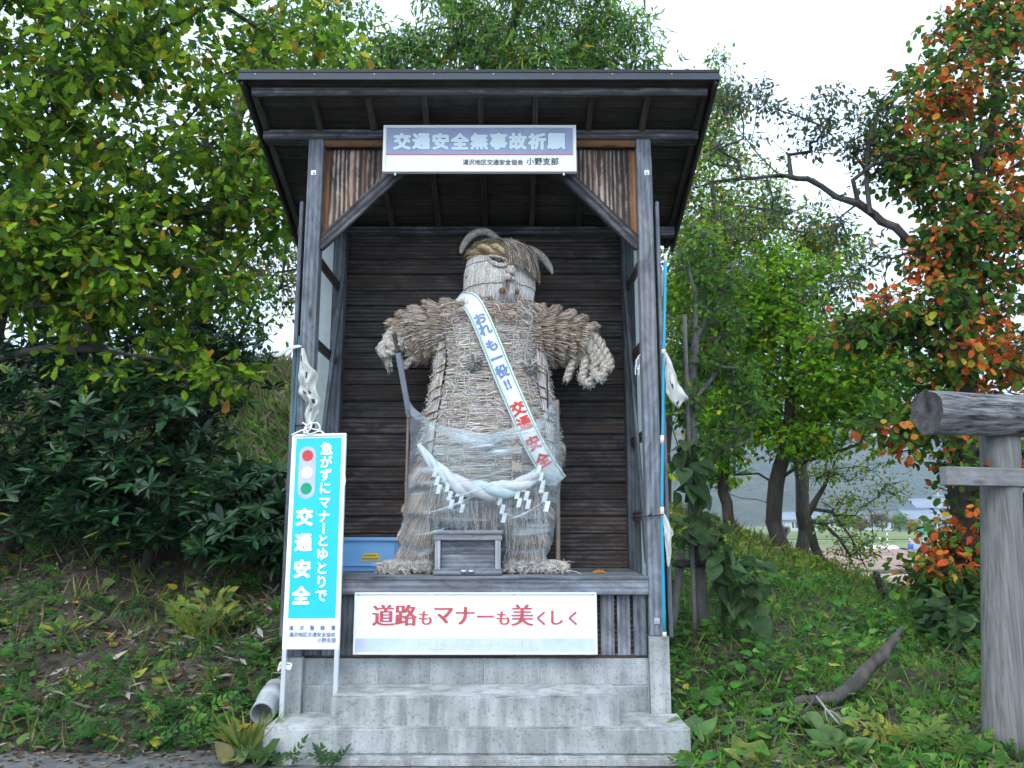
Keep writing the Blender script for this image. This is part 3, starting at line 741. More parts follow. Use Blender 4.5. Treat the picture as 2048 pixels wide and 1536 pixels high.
# standing traffic sign against the left post
TL = at(581, 868, -.13); TR_ = at(688, 868, -.17); BL = at(570, 1300, -.20); BR = at(684, 1297, -.24)
c = (TL + TR_ + BL + BR) / 4; rt = ((TR_ - TL) + (BR - BL)).normalized(); up = ((TL - BL) + (TR_ - BR)); up = (up - rt * up.dot(rt)).normalized()
wd = ((TR_ - TL).length + (BR - BL).length) / 2; ht = ((TL - BL).length + (TR_ - BR).length) / 2
ss = thing('standing_sign', 'tall narrow cyan traffic safety sign with traffic light picture leaning on shelter post', 'sign', (c.x, c.y, .131))
f = framed(ss, c, rt, up, wd, ht, PANELW, .028, .02)
nn = rt.cross(up)
mb = MB(); quad(mb, f, rt, up, -wd / 2 + .032, wd / 2 - .034, -ht / 2 + .215, ht / 2 - .032); mb.build('cyan_field', CYAN, ss)
def disc(mb, o, r_, x, y, rad, lift, rx=None, n=28):
    P = [o + rt * (x + rad * math.cos(t)) + up * (y + (rx or rad) * math.sin(t)) + nn * lift for t in np.linspace(0, 2 * np.pi, n, endpoint=False)]
    mb.add(P, [tuple(range(n))])
lx = -.083; ly = [ht / 2 - .165, ht / 2 - .29, ht / 2 - .412]
mb = MB(); P = []
for t in np.linspace(0, np.pi, 14): P.append(f + rt * (lx + .066 * math.cos(t)) + up * (ly[0] + .005 + .066 * math.sin(t)) + nn * .0012)
for t in np.linspace(np.pi, 2 * np.pi, 14): P.append(f + rt * (lx + .066 * math.cos(t)) + up * (ly[2] - .01 + .066 * math.sin(t)) + nn * .0012)
mb.add(P, [tuple(range(28))]); mb.build('signal_housing_print', LGREY, ss)
for y, mt, nm in zip(ly, (REDD, IVORY, GRND), ('red_light_print', 'amber_light_print', 'green_light_print')):
    mb = MB(); disc(mb, f, rt, lx, y, .043, .0024); mb.build(nm, mt, ss)
mb = MB(); y = ht / 2 - .115
for ch in '急がずにマナーとゆとりで':
    s_ = .096 if ch != '急' else .1
    write(mb, ch, f + rt * (.063 + (.0)) + up * y + nn * .0012, rt, up, s_, .035, rot=(ch == 'ー'))
    y -= .0985 if ch not in 'ナー' else .088
    if ch == 'に': y -= .012
mb.build('lettering', F_WHITE, ss)
mb = MB(); y = ht / 2 - .62
for ch in '交通安全': write(mb, ch, f + rt * (lx - .003) + up * y + nn * .0012, rt, up, .132, .05); y -= .188
mb.build('large_lettering', F_WHITE, ss)
mb = MB(); b0 = -ht / 2
for i, ch in enumerate('湯沢警察署'): write(mb, ch, f + rt * (-.15 + i * .078) + up * (b0 + .148) + nn * .0012, rt, up, .036, .011)
write(mb, '湯沢地区交通安全協会', f + rt * (.008) + up * (b0 + .102) + nn * .0012, rt, up, .0345, .011); write(mb, '小野支部', f + rt * .115 + up * (b0 + .062) + nn * .0012, rt, up, .0355, .011)
mb.build('small_lettering', F_NAVY, ss)
for s_, x in ((-1, -wd / 2 + .018), (1, wd / 2 - .016)):
    a_ = c + rt * x - up * (ht / 2 - .001); kk = (a_.z - .132) / up.z
    beam('leg', a_ - up * kk, a_ + up * 0, .03, .034, ALU, ss, up=rt)
# white string tied over its top, and another at the pole below
def strings(name, label, paths, rad=.0055, mat=STRING, cat='string'):
    mb = MB()
    for P in paths: tube(mb, spline(P, max(10, len(P) * 7)), rad, 6)
    o = mb.build(name, mat, None, True); return tag(o, label, cat)
strings('knotted_string', 'white string knotted in loops on top of the cyan sign', [
    [at(583, 870, -.15), at(600, 862, -.15), at(618, 855, -.15), at(626, 846, -.14), at(612, 852, -.17), at(618, 868, -.17), at(640, 862, -.16), at(652, 869, -.15), at(668, 867, -.15)],
    [at(620, 840, -.15), at(622, 856, -.16), at(608, 866, -.17), at(614, 850, -.15), at(634, 846, -.16), at(640, 858, -.16), at(626, 858, -.15), at(605, 845, -.14)]])
strings('tie_string', 'white string tied round the teal pole beside the sign leg', [
    [at(570, 1326, -.17), at(582, 1328, -.25), at(580, 1336, -.25), at(566, 1330, -.17), at(556, 1342, -.17), at(562, 1325, -.17), at(564, 1360, -.18), at(565, 1392, -.18)],
    [at(568, 1331, -.18), at(581, 1333, -.25), at(579, 1339, -.25), at(568, 1334, -.18)]])
q = BR + rt * .005
strings('short_white_tie', 'short white tie on the right edge of the cyan sign', [[at(684, 938, -.18), at(690, 958, -.2), at(688, 972, -.2), at(684, 966, -.19), at(691, 962, -.2)]])

# ---------------------------------------------------------------- straw figure
PALE = [((.50, .475, .44), 4), ((.39, .345, .29), 3), ((.27, .19, .13), 1.5), ((.64, .63, .61), 1.7), ((.13, .075, .045), .8)]
WARM = [((.43, .37, .305), 4), ((.33, .235, .16), 3), ((.22, .135, .08), 1.8), ((.56, .53, .49), 2.2), ((.11, .06, .035), .9)]
LEGS = [((.50, .37, .29), 4), ((.40, .25, .165), 3), ((.27, .15, .09), 2), ((.64, .57, .51), 2.2), ((.11, .055, .03), .8)]
WHITEY = [((.58, .555, .53), 5), ((.47, .43, .38), 3), ((.34, .25, .18), 1.2), ((.68, .67, .65), 2)]
FACE = [((.66, .635, .60), 5), ((.55, .51, .46), 3), ((.40, .31, .23), 1.0), ((.75, .74, .72), 2)]
FX, FY = .085, .56
fig = thing('straw_figure', 'giant straw guardian figure with horns standing inside the wooden shelter', 'straw figure', (FX, FY, 1.1))
prof = [(1.66, .46, .30), (1.85, .545, .36), (2.1, .54, .385), (2.35, .50, .38), (2.6, .45, .36), (2.85, .415, .345), (3.05, .455, .335), (3.2, .52, .31), (3.3, .46, .27), (3.37, .33, .22), (3.40, .05, .05)]
pz = np.array([p[0] for p in prof]); pw = np.array([p[1] for p in prof]); pd_ = np.array([p[2] for p in prof])
def body(th, z, off=0.0):
    """point on the trunk: th 0 = front, +90 = image right"""
    hw = np.interp(z, pz, pw) + off; hd = np.interp(z, pz, pd_) + off; e = .72
    s_, c_ = np.sin(th), np.cos(th)
    return np.stack([FX + hw * np.sign(s_) * np.abs(s_) ** e, FY - hd * np.sign(c_) * np.abs(c_) ** e, z + 0 * th], -1)
zz = np.linspace(1.66, 3.40, 40); tt = np.linspace(0, 2 * np.pi, 48, endpoint=False)
V = np.concatenate([body(tt, np.full(48, z_), -.012) for z_ in zz])
mb = MB(); mb.add(V, [(i * 48 + j, i * 48 + (j + 1) % 48, (i + 1) * 48 + (j + 1) % 48, (i + 1) * 48 + j) for i in range(39) for j in range(48)])
mb.build('torso', SB_H, fig, True)
def stuffpart(mb, name, mat, parent, label=None):
    o = mb.build(name, mat, parent); o['kind'] = 'stuff'; return o
# chest mat: short level stalks, lapped in columns between the stitch lines
N = 10500; mb = MB()
col = rng.integers(0, 6, N); a0 = np.array([-.82, -.52, -.24, .04, .32, .60])[col] + rng.normal(0, .03, N); z0 = rng.uniform(1.72, 3.33, N)
ln = rng.uniform(.22, .36, N); tilt = rng.normal(0, .012, N)
strands(mb, body(a0, z0, .006 + rng.uniform(0, .012, N)), body(a0 + ln, z0 + tilt, .004 + rng.uniform(0, .016, N)), rng.uniform(.0019, .0036, N), pick(PALE, N), .005)
N = 700; a0 = rng.uniform(-.85, .85, N); z0 = rng.uniform(2.0, 3.3, N)      # stray stalks
strands(mb, body(a0, z0, .012), body(a0 + rng.normal(0, .12, N), z0 + rng.normal(0, .06, N), .035), rng.uniform(.0015, .0026, N), pick(WHITEY, N), .005)
stuffpart(mb, 'chest_straw', M_STRAW, fig)
# shoulder fringe over the neck ends
N = 1500; mb = MB(); th = rng.uniform(-np.pi, np.pi, N); z0 = rng.uniform(3.18, 3.36, N)
strands(mb, body(th, z0, .0), body(th + rng.normal(0, .2, N), z0 + rng.uniform(-.11, .03, N), .05), rng.uniform(.002, .0035, N), pick(WARM, N), .012)
stuffpart(mb, 'shoulder_fringe', M_STRAW, fig)
# upright bundles down both flanks, with twine bindings
for sx in (-1, 1):
    N = 3200; mb = MB(); th = sx * rng.uniform(.92, 1.75, N); z0 = rng.uniform(1.85, 2.72, N); l = rng.uniform(.2, .38, N); z1 = np.minimum(z0 + l, 2.98)
    strands(mb, body(th, z0, .018 + rng.uniform(0, .03, N)), body(th + rng.normal(0, .03, N), z1, .015 + rng.uniform(0, .03, N)), rng.uniform(.002, .0036, N), pick(WHITEY, N), .006)
    stuffpart(mb, 'flank_bundle', M_STRAW, fig)
    for i, zc in enumerate((2.92, 2.80, 2.74, 2.60, 2.53, 2.40, 2.33, 2.17)):
        t_ = np.linspace(.78, 1.7, 14); mb = MB()
        tube(mb, body(sx * t_, zc - .06 * (t_ - .78) * (1 + .3 * math.sin(i * 2.1)) - .02 * i % .03, .052), .0065, 5); mb.build('twine_binding', ROPE_D, fig, True)
    N = 900; mb = MB(); th = sx * rng.uniform(.9, 1.9, N); z0 = rng.uniform(2.0, 2.95, N)                    # frayed ends along the flank
    strands(mb, body(th, z0, .03), body(th + sx * rng.uniform(0, .25, N), z0 + rng.uniform(-.12, .06, N), rng.uniform(.03, .1, N)), rng.uniform(.0015, .0028, N), pick(PALE, N), .015)
    stuffpart(mb, 'frayed_straw', M_STRAW, fig)
# pale stitch lines
for a_ in (-.52, -.24, .04, .32, .6):
    mb = MB(); zz_ = np.linspace(1.8, 3.3, 40); tube(mb, body(a_ + .015 * np.sin(zz_ * 9 + a_ * 9), zz_, .020 + .004 * np.sin(zz_ * 60)), .006, 5); mb.build('stitch_line', ROPE, fig, True)
# straw buttons: two on the chest, one at the navel
def button(px, py, size, rest=.03):
    p = at(px, py, FY - .37); th_guess = math.asin(max(-1, min(1, (p.x - FX) / .6)))
    y = float(body(np.array([th_guess]), np.array([p.z]))[0, 1]) - .012; c_ = np.array([at(px, py, y).x, y, at(px, py, y).z])
    c_[1] -= .022; mb = MB(); N = 240; a_ = rng.uniform(0, 2 * np.pi, N); rr = rng.uniform(.75, 1.0, N) * size
    P1 = c_ + np.stack([np.cos(a_) * rr, -rest * (1 - rr / size * .9) - .012, np.sin(a_) * rr], 1)
    P0 = np.repeat((c_ + np.array([0, -rest, 0]))[None], N, 0) + rng.normal(0, .006, (N, 3))
    strands(mb, P0, P1, .004, pick([((.20, .20, .20), 3), ((.33, .32, .31), 3), ((.09, .08, .07), 2)], N), .006)
    o = stuffpart(mb, 'straw_button', M_STRAW, fig)
    mb = MB(); tube(mb, [c_ + np.array([0, -.005, 0]), c_ + np.array([0, -rest - .004, 0]), c_ + np.array([0, -rest - .012, 0])], [size * .62, size * .34, size * .1], 12); mb.build('button_core', ROPE_D, o)
button(948, 726, .074); button(1061, 734, .066); button(985, 886, .08)

# head
HX, HY, HZ0, HZ1 = .155, .53, 3.255, 3.925
hz = np.array([0, .05, .15, .35, .55, .72, .86, .95, 1.0]); hr = np.array([.185, .235, .280, .306, .302, .278, .245, .185, .05])
def head(th, t, off=0.0):
    r_ = np.interp(t, hz, hr) + off
    return np.stack([HX + r_ * np.sin(th), HY - r_ * .95 * np.cos(th), HZ0 + (HZ1 - HZ0) * t], -1)
tv = np.linspace(0, 1, 26); mb = MB()
V = np.concatenate([head(tt, np.full(48, t_), -.006) for t_ in tv])
mb.add(V, [(i * 48 + j, i * 48 + (j + 1) % 48, (i + 1) * 48 + (j + 1) % 48, (i + 1) * 48 + j) for i in range(25) for j in range(48)] + [tuple(range(48))[::-1]])
hd_ = mb.build('head', SB_V, fig, True)
N = 6500; mb = MB(); th = rng.uniform(-np.pi, np.pi, N); t0_ = rng.uniform(.0, .62, N); t1_ = np.minimum(t0_ + rng.uniform(.15, .34, N), .80)
strands(mb, head(th, t0_, .002 + rng.uniform(0, .006, N)), head(th + rng.normal(0, .015, N), t1_, .002 + rng.uniform(0, .006, N)), rng.uniform(.0016, .0028, N), pick(FACE, N, .12), .002)
N = 500; th = rng.uniform(-np.pi, np.pi, N); t0_ = rng.uniform(.02, .2, N)
strands(mb, head(th, t0_, .004), head(th + rng.normal(0, .05, N), t0_ - rng.uniform(.02, .14, N), .02), .0018, pick(WARM, N), .01)
stuffpart(mb, 'face_straw', M_STRAW, hd_)
for t_ in (.32, .62):
    mb = MB(); th_ = np.linspace(-1.5, 1.5, 60); tube(mb, head(th_, t_ + .004 * np.sin(th_ * 25), .007), .003, 5); mb.build('face_stitch', ROPE_D, hd_, True)
# hair cap, swept fringe, twisted headband
N = 2600; mb = MB(); th = rng.uniform(-np.pi, np.pi, N); t0_ = rng.uniform(.82, 1.0, N)
strands(mb, head(th, t0_, .010), head(th + rng.normal(0, .3, N), np.maximum(.76, t0_ - rng.uniform(.04, .18, N)), .045), rng.uniform(.002, .0034, N), pick([((.24, .19, .12), 3), ((.15, .115, .065), 3), ((.36, .31, .24), 2), ((.12, .105, .045), 1)], N), .012)
stuffpart(mb, 'hair_cap', M_STRAW, hd_)
N = 1400; mb = MB(); a_ = rng.beta(2, 2, N) * 1.15 + .10; rt0 = head(a_ * .28 + rng.normal(0, .05, N) + .02, rng.uniform(.93, 1.0, N), .015)
tip = head(a_ + rng.normal(0, .09, N) + .1, .84 - rng.uniform(.10, .48, N) * (.55 + .45 * (a_ / 1.2)), .045 + rng.uniform(0, .03, N)); md = head(a_ * .75 + .06, np.full(N, .85), .055 + rng.uniform(0, .025, N))
cc = pick([((.24, .19, .145), 3), ((.37, .32, .26), 2), ((.12, .085, .055), 3), ((.55, .51, .46), .9)], N)
strands(mb, rt0, md, .0028, cc, .006, 1.0); strands(mb, md, tip, .0026, cc, .01, .5)
stuffpart(mb, 'hair_fringe', M_STRAW, hd_)
mb = MB(); rope(mb, [head(np.array([q]), np.array([.76 + .03 * (q > -.9) - .10 * (q + .3) * (q > -.3)]), .012)[0] for q in (-1.35, -1.0, -.7, -.4, -.1, .15, .4)], [.02, .03, .042, .046, .044, .04, .03], .26, 2, 8, 40)
mb.build('headband_rope', plain('golden_rope', (.42, .31, .17), .8, 0, .4, 30, .6, .15), hd_, True)
def horn(pts, r_):
    mb = MB(); P = spline(pts, 44); r2 = np.interp(np.linspace(0, 1, 44), np.linspace(0, 1, len(r_)), r_) * (1 + .05 * np.sin(np.arange(44) * 2.1)); tube(mb, P, r2, 12); return mb.build('horn', ROPE, hd_, True)
horn([at(1000, 482, .62), at(975, 465, .60), at(953, 466, .58), at(936, 478, .57), at(925, 496, .56), at(922, 507, .56)], [.03, .034, .036, .033, .028, .014])
horn([at(1030, 496, .62), at(1055, 498, .61), at(1075, 507, .60), at(1090, 521, .59), at(1100, 536, .58), at(1105, 548, .58)], [.034, .036, .037, .034, .027, .010])
def on_head(px, py, off=.012):
    y = HY - .3
    for _ in range(4):
        p = at(px, py, y); dx = p.x - HX; r_ = float(np.interp((p.z - HZ0) / (HZ1 - HZ0), hz, hr)); y = HY - .95 * math.sqrt(max(.0004, r_ * r_ - dx * dx)) - off
    return at(px, py, y)
mb = MB(); rope(mb, [on_head(x, y, .016) for x, y in ((974, 513), (986, 512), (1001, 515), (1014, 521), (1013, 530), (1000, 532), (987, 527), (975, 515))], .013, .045, 2, 6, 60); eye = mb.build('eye', ROPE, hd_, True)
p = on_head(998, 521, .006); mb = MB(); tube(mb, [p, p + Vector((0, -.012, 0))], [.022, .016], 10); mb.build('pupil', F_BLACK, eye)
p = on_head(990, 520, .004); mb = MB(); rope(mb, [on_head(984, 517, .006), on_head(996, 521, .008), on_head(1008, 524, .006)], .010, .04, 2, 6, 20); mb.build('eye_slit', plain('dark_slit', (.03, .018, .012), .9), eye, True)
def knot(name, px, py, rad, mat, off):
    p = on_head(px, py, off); mb = MB()
    for k in range(3):
        a_ = np.linspace(0, 2 * np.pi, 18); ca = k * 1.1
        tube(mb, [p + Vector((math.cos(t) * rad * .55 * math.cos(ca), -.2 * rad + math.sin(t) * rad * .5 * (.6 + .2 * k), math.cos(t) * rad * .55 * math.sin(ca) + math.sin(t) * rad * .3)) for t in a_], rad * .48, 7)
    return mb.build(name, mat, hd_, True)
knot('nose_knot', 1022, 541, .046, ROPE, .035); knot('nostril_knot', 1015, 554, .034, ROPE, .05); knot('nostril_knot', 1026, 557, .028, ROPE, .035)
knot('mouth_corner', 1004, 582, .028, ROPE_D, .012); knot('mouth_corner', 1033, 583, .026, ROPE_D, .012)
mb = MB(); tube(mb, spline([on_head(x, y, .014) for x, y in ((944, 503), (960, 505), (980, 508), (1000, 511), (1016, 515))], 24), .012, 6); mb.build('brow_twine', ROPE_D, hd_, True); knot('ear_knot', 934, 550, .028, ROPE, .004)
N = 130; mb = MB(); px_ = rng.normal(1021, 5, N)
P0 = np.array([on_head(float(x), 562 + random.uniform(-4, 3), .02) for x in px_]); P1 = np.array([on_head(float(x) + random.gauss(0, 3), random.uniform(585, 618), .03 + random.uniform(0, .02)) for x in px_])
strands(mb, P0, P1, .0028, pick([((.62, .60, .58), 3), ((.30, .24, .2), 2)], N), .006); stuffpart(mb, 'moustache_straw', M_STRAW, hd_)

# arms: stacked tiers of cut straw, brush ends outwards
def tier(mb, c0, c1, r0, r1, N, pal, thick=.05, fray=.02, rad=(.0024, .004)):
    """one tier: stalks from a ring at c0 to a brushed, cut ring at c1; filled so that the cut end reads as a brush"""
    c0 = np.array(c0); c1 = np.array(c1); T = c1 - c0; L = np.linalg.norm(T); T = T / L
    A = np.cross(T, (0, 0, 1.0)); A = A / np.linalg.norm(A) if np.linalg.norm(A) > .1 else np.array([1., 0, 0]); B = np.cross(T, A)
    an = rng.uniform(0, 2 * np.pi, N); u = 1 - rng.uniform(0, 1, N) ** 2.2 * thick / max(r1, .01)
    dirs = np.cos(an)[:, None] * A + np.sin(an)[:, None] * B
    P0 = c0 + dirs * (r0 * u)[:, None]; P1 = c1 + dirs * (r1 * u * rng.uniform(.95, 1.07, N))[:, None] + T * rng.normal(0, fray, N)[:, None]
    strands(mb, P0, P1, rng.uniform(*rad, N), pick(pal, N), .006, root=(.15, .08, .042))
def core(name, c0, c1, r0, r1, parent, mat):
    mb = MB(); tube(mb, spline([c0, c1], 4), np.linspace(r0, r1, 4), 20); return mb.build(name, mat, parent, True)
armL = [(-.20, .56, 3.13), (-.34, .53, 3.13), (-.45, .51, 3.11), (-.55, .49, 3.08), (-.63, .47, 3.05), (-.70, .45, 3.01)]
armR = [(.40, .56, 3.08), (.54, .54, 3.08), (.65, .52, 3.07), (.76, .50, 3.05), (.85, .48, 3.03), (.93, .46, 3.00)]
for P, rr in ((armL, (.255, .255, .24, .225, .195)), (armR, (.265, .25, .23, .205, .17))):
    arm = core('arm', P[0], P[-1], rr[0] * .82, rr[-1] * .76, fig, CORE); mb = MB()
    for i in range(5):
        c0 = np.array(P[i]) - (np.array(P[i + 1]) - np.array(P[i])) * .5
        tier(mb, c0, P[i + 1], rr[i] * .74, rr[i] * 1.07, 1700, WARM, .06, .016, (.0019, .0034))
    stuffpart(mb, 'arm_straw', M_STRAW, arm)
# rope hands: palm and five twisted rope fingers
FRAY = []
def finger(pts, parent, r_=.03, pitch=.10):
    mb = MB(); rope(mb, pts, [r_ * 1.0, r_ * 1.05, r_, r_ * .9], pitch, 2, 8, 36); fo_ = mb.build('finger', ROPE, parent, True)
    for q_ in [fo_]:
        n_ = 150; C_ = spline(pts, 60); i_ = rng.integers(0, 58, n_); o_ = rng.normal(0, 1, (n_, 3)); o_ /= np.linalg.norm(o_, axis=1)[:, None]; P_ = C_[i_] + o_ * r_ * .98; T_ = C_[i_ + 1] - C_[i_]; T_ /= np.linalg.norm(T_, axis=1)[:, None]
        FRAY.append((P_, P_ + T_ * rng.uniform(.02, .05, (n_, 1)) * rng.choice((-1, 1), (n_, 1)) + o_ * rng.uniform(.0, .018, (n_, 1))))
    return fo_
mb = MB(); rope(mb, [at(838, 655, .42), at(815, 668, .40), at(798, 682, .37)], [.085, .08, .06], .22, 3, 8, 24); hl = mb.build('hand', ROPE, fig, True)
finger([at(812, 655, .38), at(790, 660, .35), at(775, 676, .33), at(782, 690, .29), at(800, 692, .27)], hl, .036)
finger([at(800, 672, .36), at(778, 682, .33), at(764, 694, .31), at(768, 708, .28), at(790, 702, .26)], hl, .036)
finger([at(806, 680, .36), at(780, 702, .34), at(775, 720, .33), at(778, 734, .33)], hl, .03)
finger([at(822, 690, .38), at(824, 708, .37), at(818, 722, .36), at(806, 736, .36)], hl, .027)
finger([at(808, 662, .36), at(800, 676, .30), at(802, 688, .27)], hl, .03)
N = 120; mb = MB(); P0 = np.array([at(random.uniform(800, 835), random.uniform(670, 690), .36) for _ in range(N)])
strands(mb, P0, P0 + np.stack([rng.normal(0, .03, N), rng.normal(0, .03, N), -rng.uniform(.05, .2, N)], 1), .002, pick(WARM, N), .02); stuffpart(mb, 'hand_fray', M_STRAW, hl)
mb = MB(); rope(mb, [at(1150, 676, .42), at(1172, 690, .40), at(1190, 706, .38)], [.09, .085, .055], .24, 3, 8, 24); hr_ = mb.build('hand', ROPE, fig, True)
finger([at(1172, 668, .38), at(1190, 676, .36), at(1204, 694, .35), at(1216, 716, .34), at(1220, 734, .33), at(1208, 738, .32)], hr_, .036)
finger([at(1184, 692, .37), at(1200, 712, .35), at(1208, 736, .34), at(1203, 756, .33), at(1190, 748, .32)], hr_, .036)
finger([at(1180, 702, .38), at(1190, 722, .36), at(1189, 744, .35), at(1198, 756, .33), at(1208, 744, .32)], hr_, .033)
finger([at(1172, 712, .39), at(1168, 736, .37), at(1165, 758, .36), at(1176, 768, .35), at(1181, 756, .34)], hr_, .032)
finger([at(1152, 708, .42), at(1146, 724, .41), at(1140, 740, .40), at(1131, 762, .40)], hr_, .030)
N = 260; mb = MB(); P0 = np.array([at(random.uniform(1140, 1190), random.uniform(680, 712), .40) for _ in range(N)])
strands(mb, P0, P0 + np.stack([rng.normal(.02, .05, N), rng.normal(-.02, .03, N), rng.normal(-.06, .06, N)], 1), .002, pick(WARM, N), .02); stuffpart(mb, 'hand_fray', M_STRAW, hr_)

mb = MB(); P0_ = np.concatenate([q[0] for q in FRAY]); P1_ = np.concatenate([q[1] for q in FRAY]); strands(mb, P0_, P1_, .0017, pick(WHITEY, len(P0_)), .003); stuffpart(mb, 'finger_fibres', M_STRAW, fig)
# legs: skirts of straw in tiers, feet of rope loops; hanging straw apron between them
legL = [(-.27, .54, 1.98), (-.36, .50, 1.76), (-.425, .48, 1.54), (-.485, .47, 1.33), (-.52, .46, 1.17)]
legR = [(.36, .54, 1.98), (.385, .50, 1.76), (.385, .48, 1.54), (.38, .47, 1.33), (.375, .46, 1.17)]
for P, toes in ((legL, ((766, 1133), (788, 1136), (812, 1136), (836, 1135), (856, 1133))), (legR, ((1018, 1135), (1044, 1138), (1072, 1138), (1100, 1137), (1128, 1133)))):
    lg = core('leg', P[0], P[-1], .16, .11, fig, CORE); mb = MB()
    for i in range(4):
        c0 = np.array(P[i]) + np.array((0, 0, .03 if i else .1)); c1 = np.array(P[i + 1]) + np.array((0, 0, .005))
        r_ = (.245, .205, .175, .155)[i]
        tier(mb, c0, c1, r_ * .60, r_ * 1.08, 1700, LEGS, .05, .02, (.0018, .0032))
    stuffpart(mb, 'leg_straw', M_STRAW, lg)
    for i in (1, 2, 3):                                  # dark ring added to stand for the shade under each tier
        q_ = np.array(P[i]) + np.array((0, 0, .0)); r_ = (.245, .205, .175, .155)[i] * .70; a_ = np.linspace(0, 2 * np.pi, 33); mb = MB()
        tube(mb, [q_ + np.array((math.cos(t) * r_, math.sin(t) * r_, .006 * math.sin(3 * t))) for t in a_], .020, 7); mb.build('shade_band', ROPE_D, lg, True)
    mb = MB(); q0 = Vector(P[-1]); tube(mb, spline([q0 + Vector((0, .05, 0)), q0 + Vector((0, -.02, -.03)), q0 + Vector((0, -.12, -.05))], 6), [.15, .145, .12, .1, .08, .05], 14); ftp = mb.build('foot', SB_V, fig, True)
    for tx, ty in toes:
        e = at(tx, ty, .27); e.z = 1.102 + .030; base = q0 + Vector(((e.x - q0.x) * .5, -.06, -.01)); mb = MB()
        rope(mb, [base, (base + e) / 2 + Vector((0, 0, .02)), e + Vector((0, -.01, .014)), e + Vector((0, -.045, .002)), e + Vector((0, -.02, -.004))], [.044, .046, .045, .042, .034], .10, 3, 7, 30)
        tt_ = mb.build('toe', ROPE, ftp, True)
    N = 800; mb = MB(); x0 = rng.uniform(min(at(t[0], t[1], .3).x for t in toes) - .02, max(at(t[0], t[1], .3).x for t in toes) + .02, N)
    P0 = np.stack([x0, rng.uniform(.20, .36, N), rng.uniform(1.125, 1.19, N)], 1)
    strands(mb, P0, P0 + np.stack([rng.normal(0, .035, N), rng.uniform(-.06, .0, N), rng.uniform(-.045, .025, N)], 1), .002, pick(WHITEY, N), .01); stuffpart(mb, 'foot_fray', M_STRAW, ftp)
N = 1500; mb = MB(); x0 = rng.uniform(-.30, .36, N); P0 = np.stack([x0, rng.uniform(.20, .29, N), rng.uniform(1.70, 1.84, N)], 1)
P1 = np.stack([x0 * .9 + .0 + rng.normal(0, .03, N), P0[:, 1] + rng.normal(-.01, .02, N), 1.46 + .9 * (x0 - .03) ** 2 + rng.uniform(-.05, .10, N)], 1)
strands(mb, P0, P1, rng.uniform(.0022, .0034, N), pick(WARM, N), .012)
N = 150; x0 = rng.uniform(-.45, .55, N); P0 = np.stack([x0, rng.uniform(.14, .19, N), rng.uniform(1.5, 1.8, N)], 1)
strands(mb, P0, P0 + np.stack([rng.normal(0, .04, N), rng.normal(-.02, .02, N), -rng.uniform(.1, .4, N)], 1), .0017, pick(WHITEY, N), .02)
stuffpart(mb, 'straw_apron', M_STRAW, fig)

# ---------------------------------------------------------------- things worn or held by the figure
def ribbon(mb, pts, wd, n=48, flat=None, th=.003):
    C = spline(pts, n); T = np.gradient(C, axis=0); T /= np.linalg.norm(T, axis=1)[:, None]
    out = np.array([0, -1.0, 0]); Rr = np.cross(out, T); Rr /= np.linalg.norm(Rr, axis=1)[:, None]; Nn = np.cross(T, Rr)
    return C, T, Rr, Nn
SP = [(914, 596, .50), (926, 598, .36), (943, 606, .235), (962, 640, .175), (985, 694, .158), (1008, 752, .150), (1034, 812, .140), (1062, 876, .132), (1086, 920, .145), (1106, 950, .20), (1118, 966, .30)]
C, T, Rr, Nn = ribbon(None, [at(*p) for p in SP], .165, 90)
wid = .162
sash = thing('sash', 'white sash with green borders and slogan slung across the straw figure', 'sash', tuple(C[45]))
def strip(name, x0, x1, lift, mat, par, i0=0, i1=None):
    i1 = i1 or len(C); mb = MB(); a_ = C[i0:i1] + Rr[i0:i1] * x0 + Nn[i0:i1] * lift; b_ = C[i0:i1] + Rr[i0:i1] * x1 + Nn[i0:i1] * lift; k = len(a_)
    mb.add(np.concatenate([a_, b_]), [(i, i + 1, k + i + 1, k + i) for i in range(k - 1)]); return mb.build(name, mat, par, True)
s1 = 1 if np.dot(Nn[45], (0, -1, 0)) > 0 else -1
so = strip('band', -wid / 2, wid / 2, 0, SASHM, sash)
sm_ = so.modifiers.new('thickness', 'SOLIDIFY'); sm_.thickness = .003; sm_.offset = -s1
strip('border_line', -wid / 2 + .012, -wid / 2 + .019, .0025 * s1, GREENL, sash); strip('border_line', wid / 2 - .019, wid / 2 - .012, .0025 * s1, GREENL, sash)
def on_sash(px, py):
    i = int(np.argmin([((np.array(at(px, py, float(c_[1]))) - c_) ** 2).sum() for c_ in C])); return i
rsgn = 1 if Rr[45][0] > 0 else -1
for nm, mt, seq in (('blue_lettering', F_BLUE, (('お', 958, 635), ('れ', 968, 662), ('も', 983, 690), ('一', 994, 716), ('役', 1006, 740), ('!!', 1017, 765))), ('red_lettering', F_SRED, (('交', 1042, 811), ('通', 1056, 845), ('安', 1071, 882), ('全', 1086, 917)))):
    mb = MB()
    for ch, px_, py_ in seq:
        i = on_sash(px_, py_); write(mb, ch, C[i] + Nn[i] * s1 * .0035, Rr[i] * rsgn, -T[i], .108 if mt is F_BLUE else .118, .04, lift=.001)
    mb.build(nm, mt, sash)

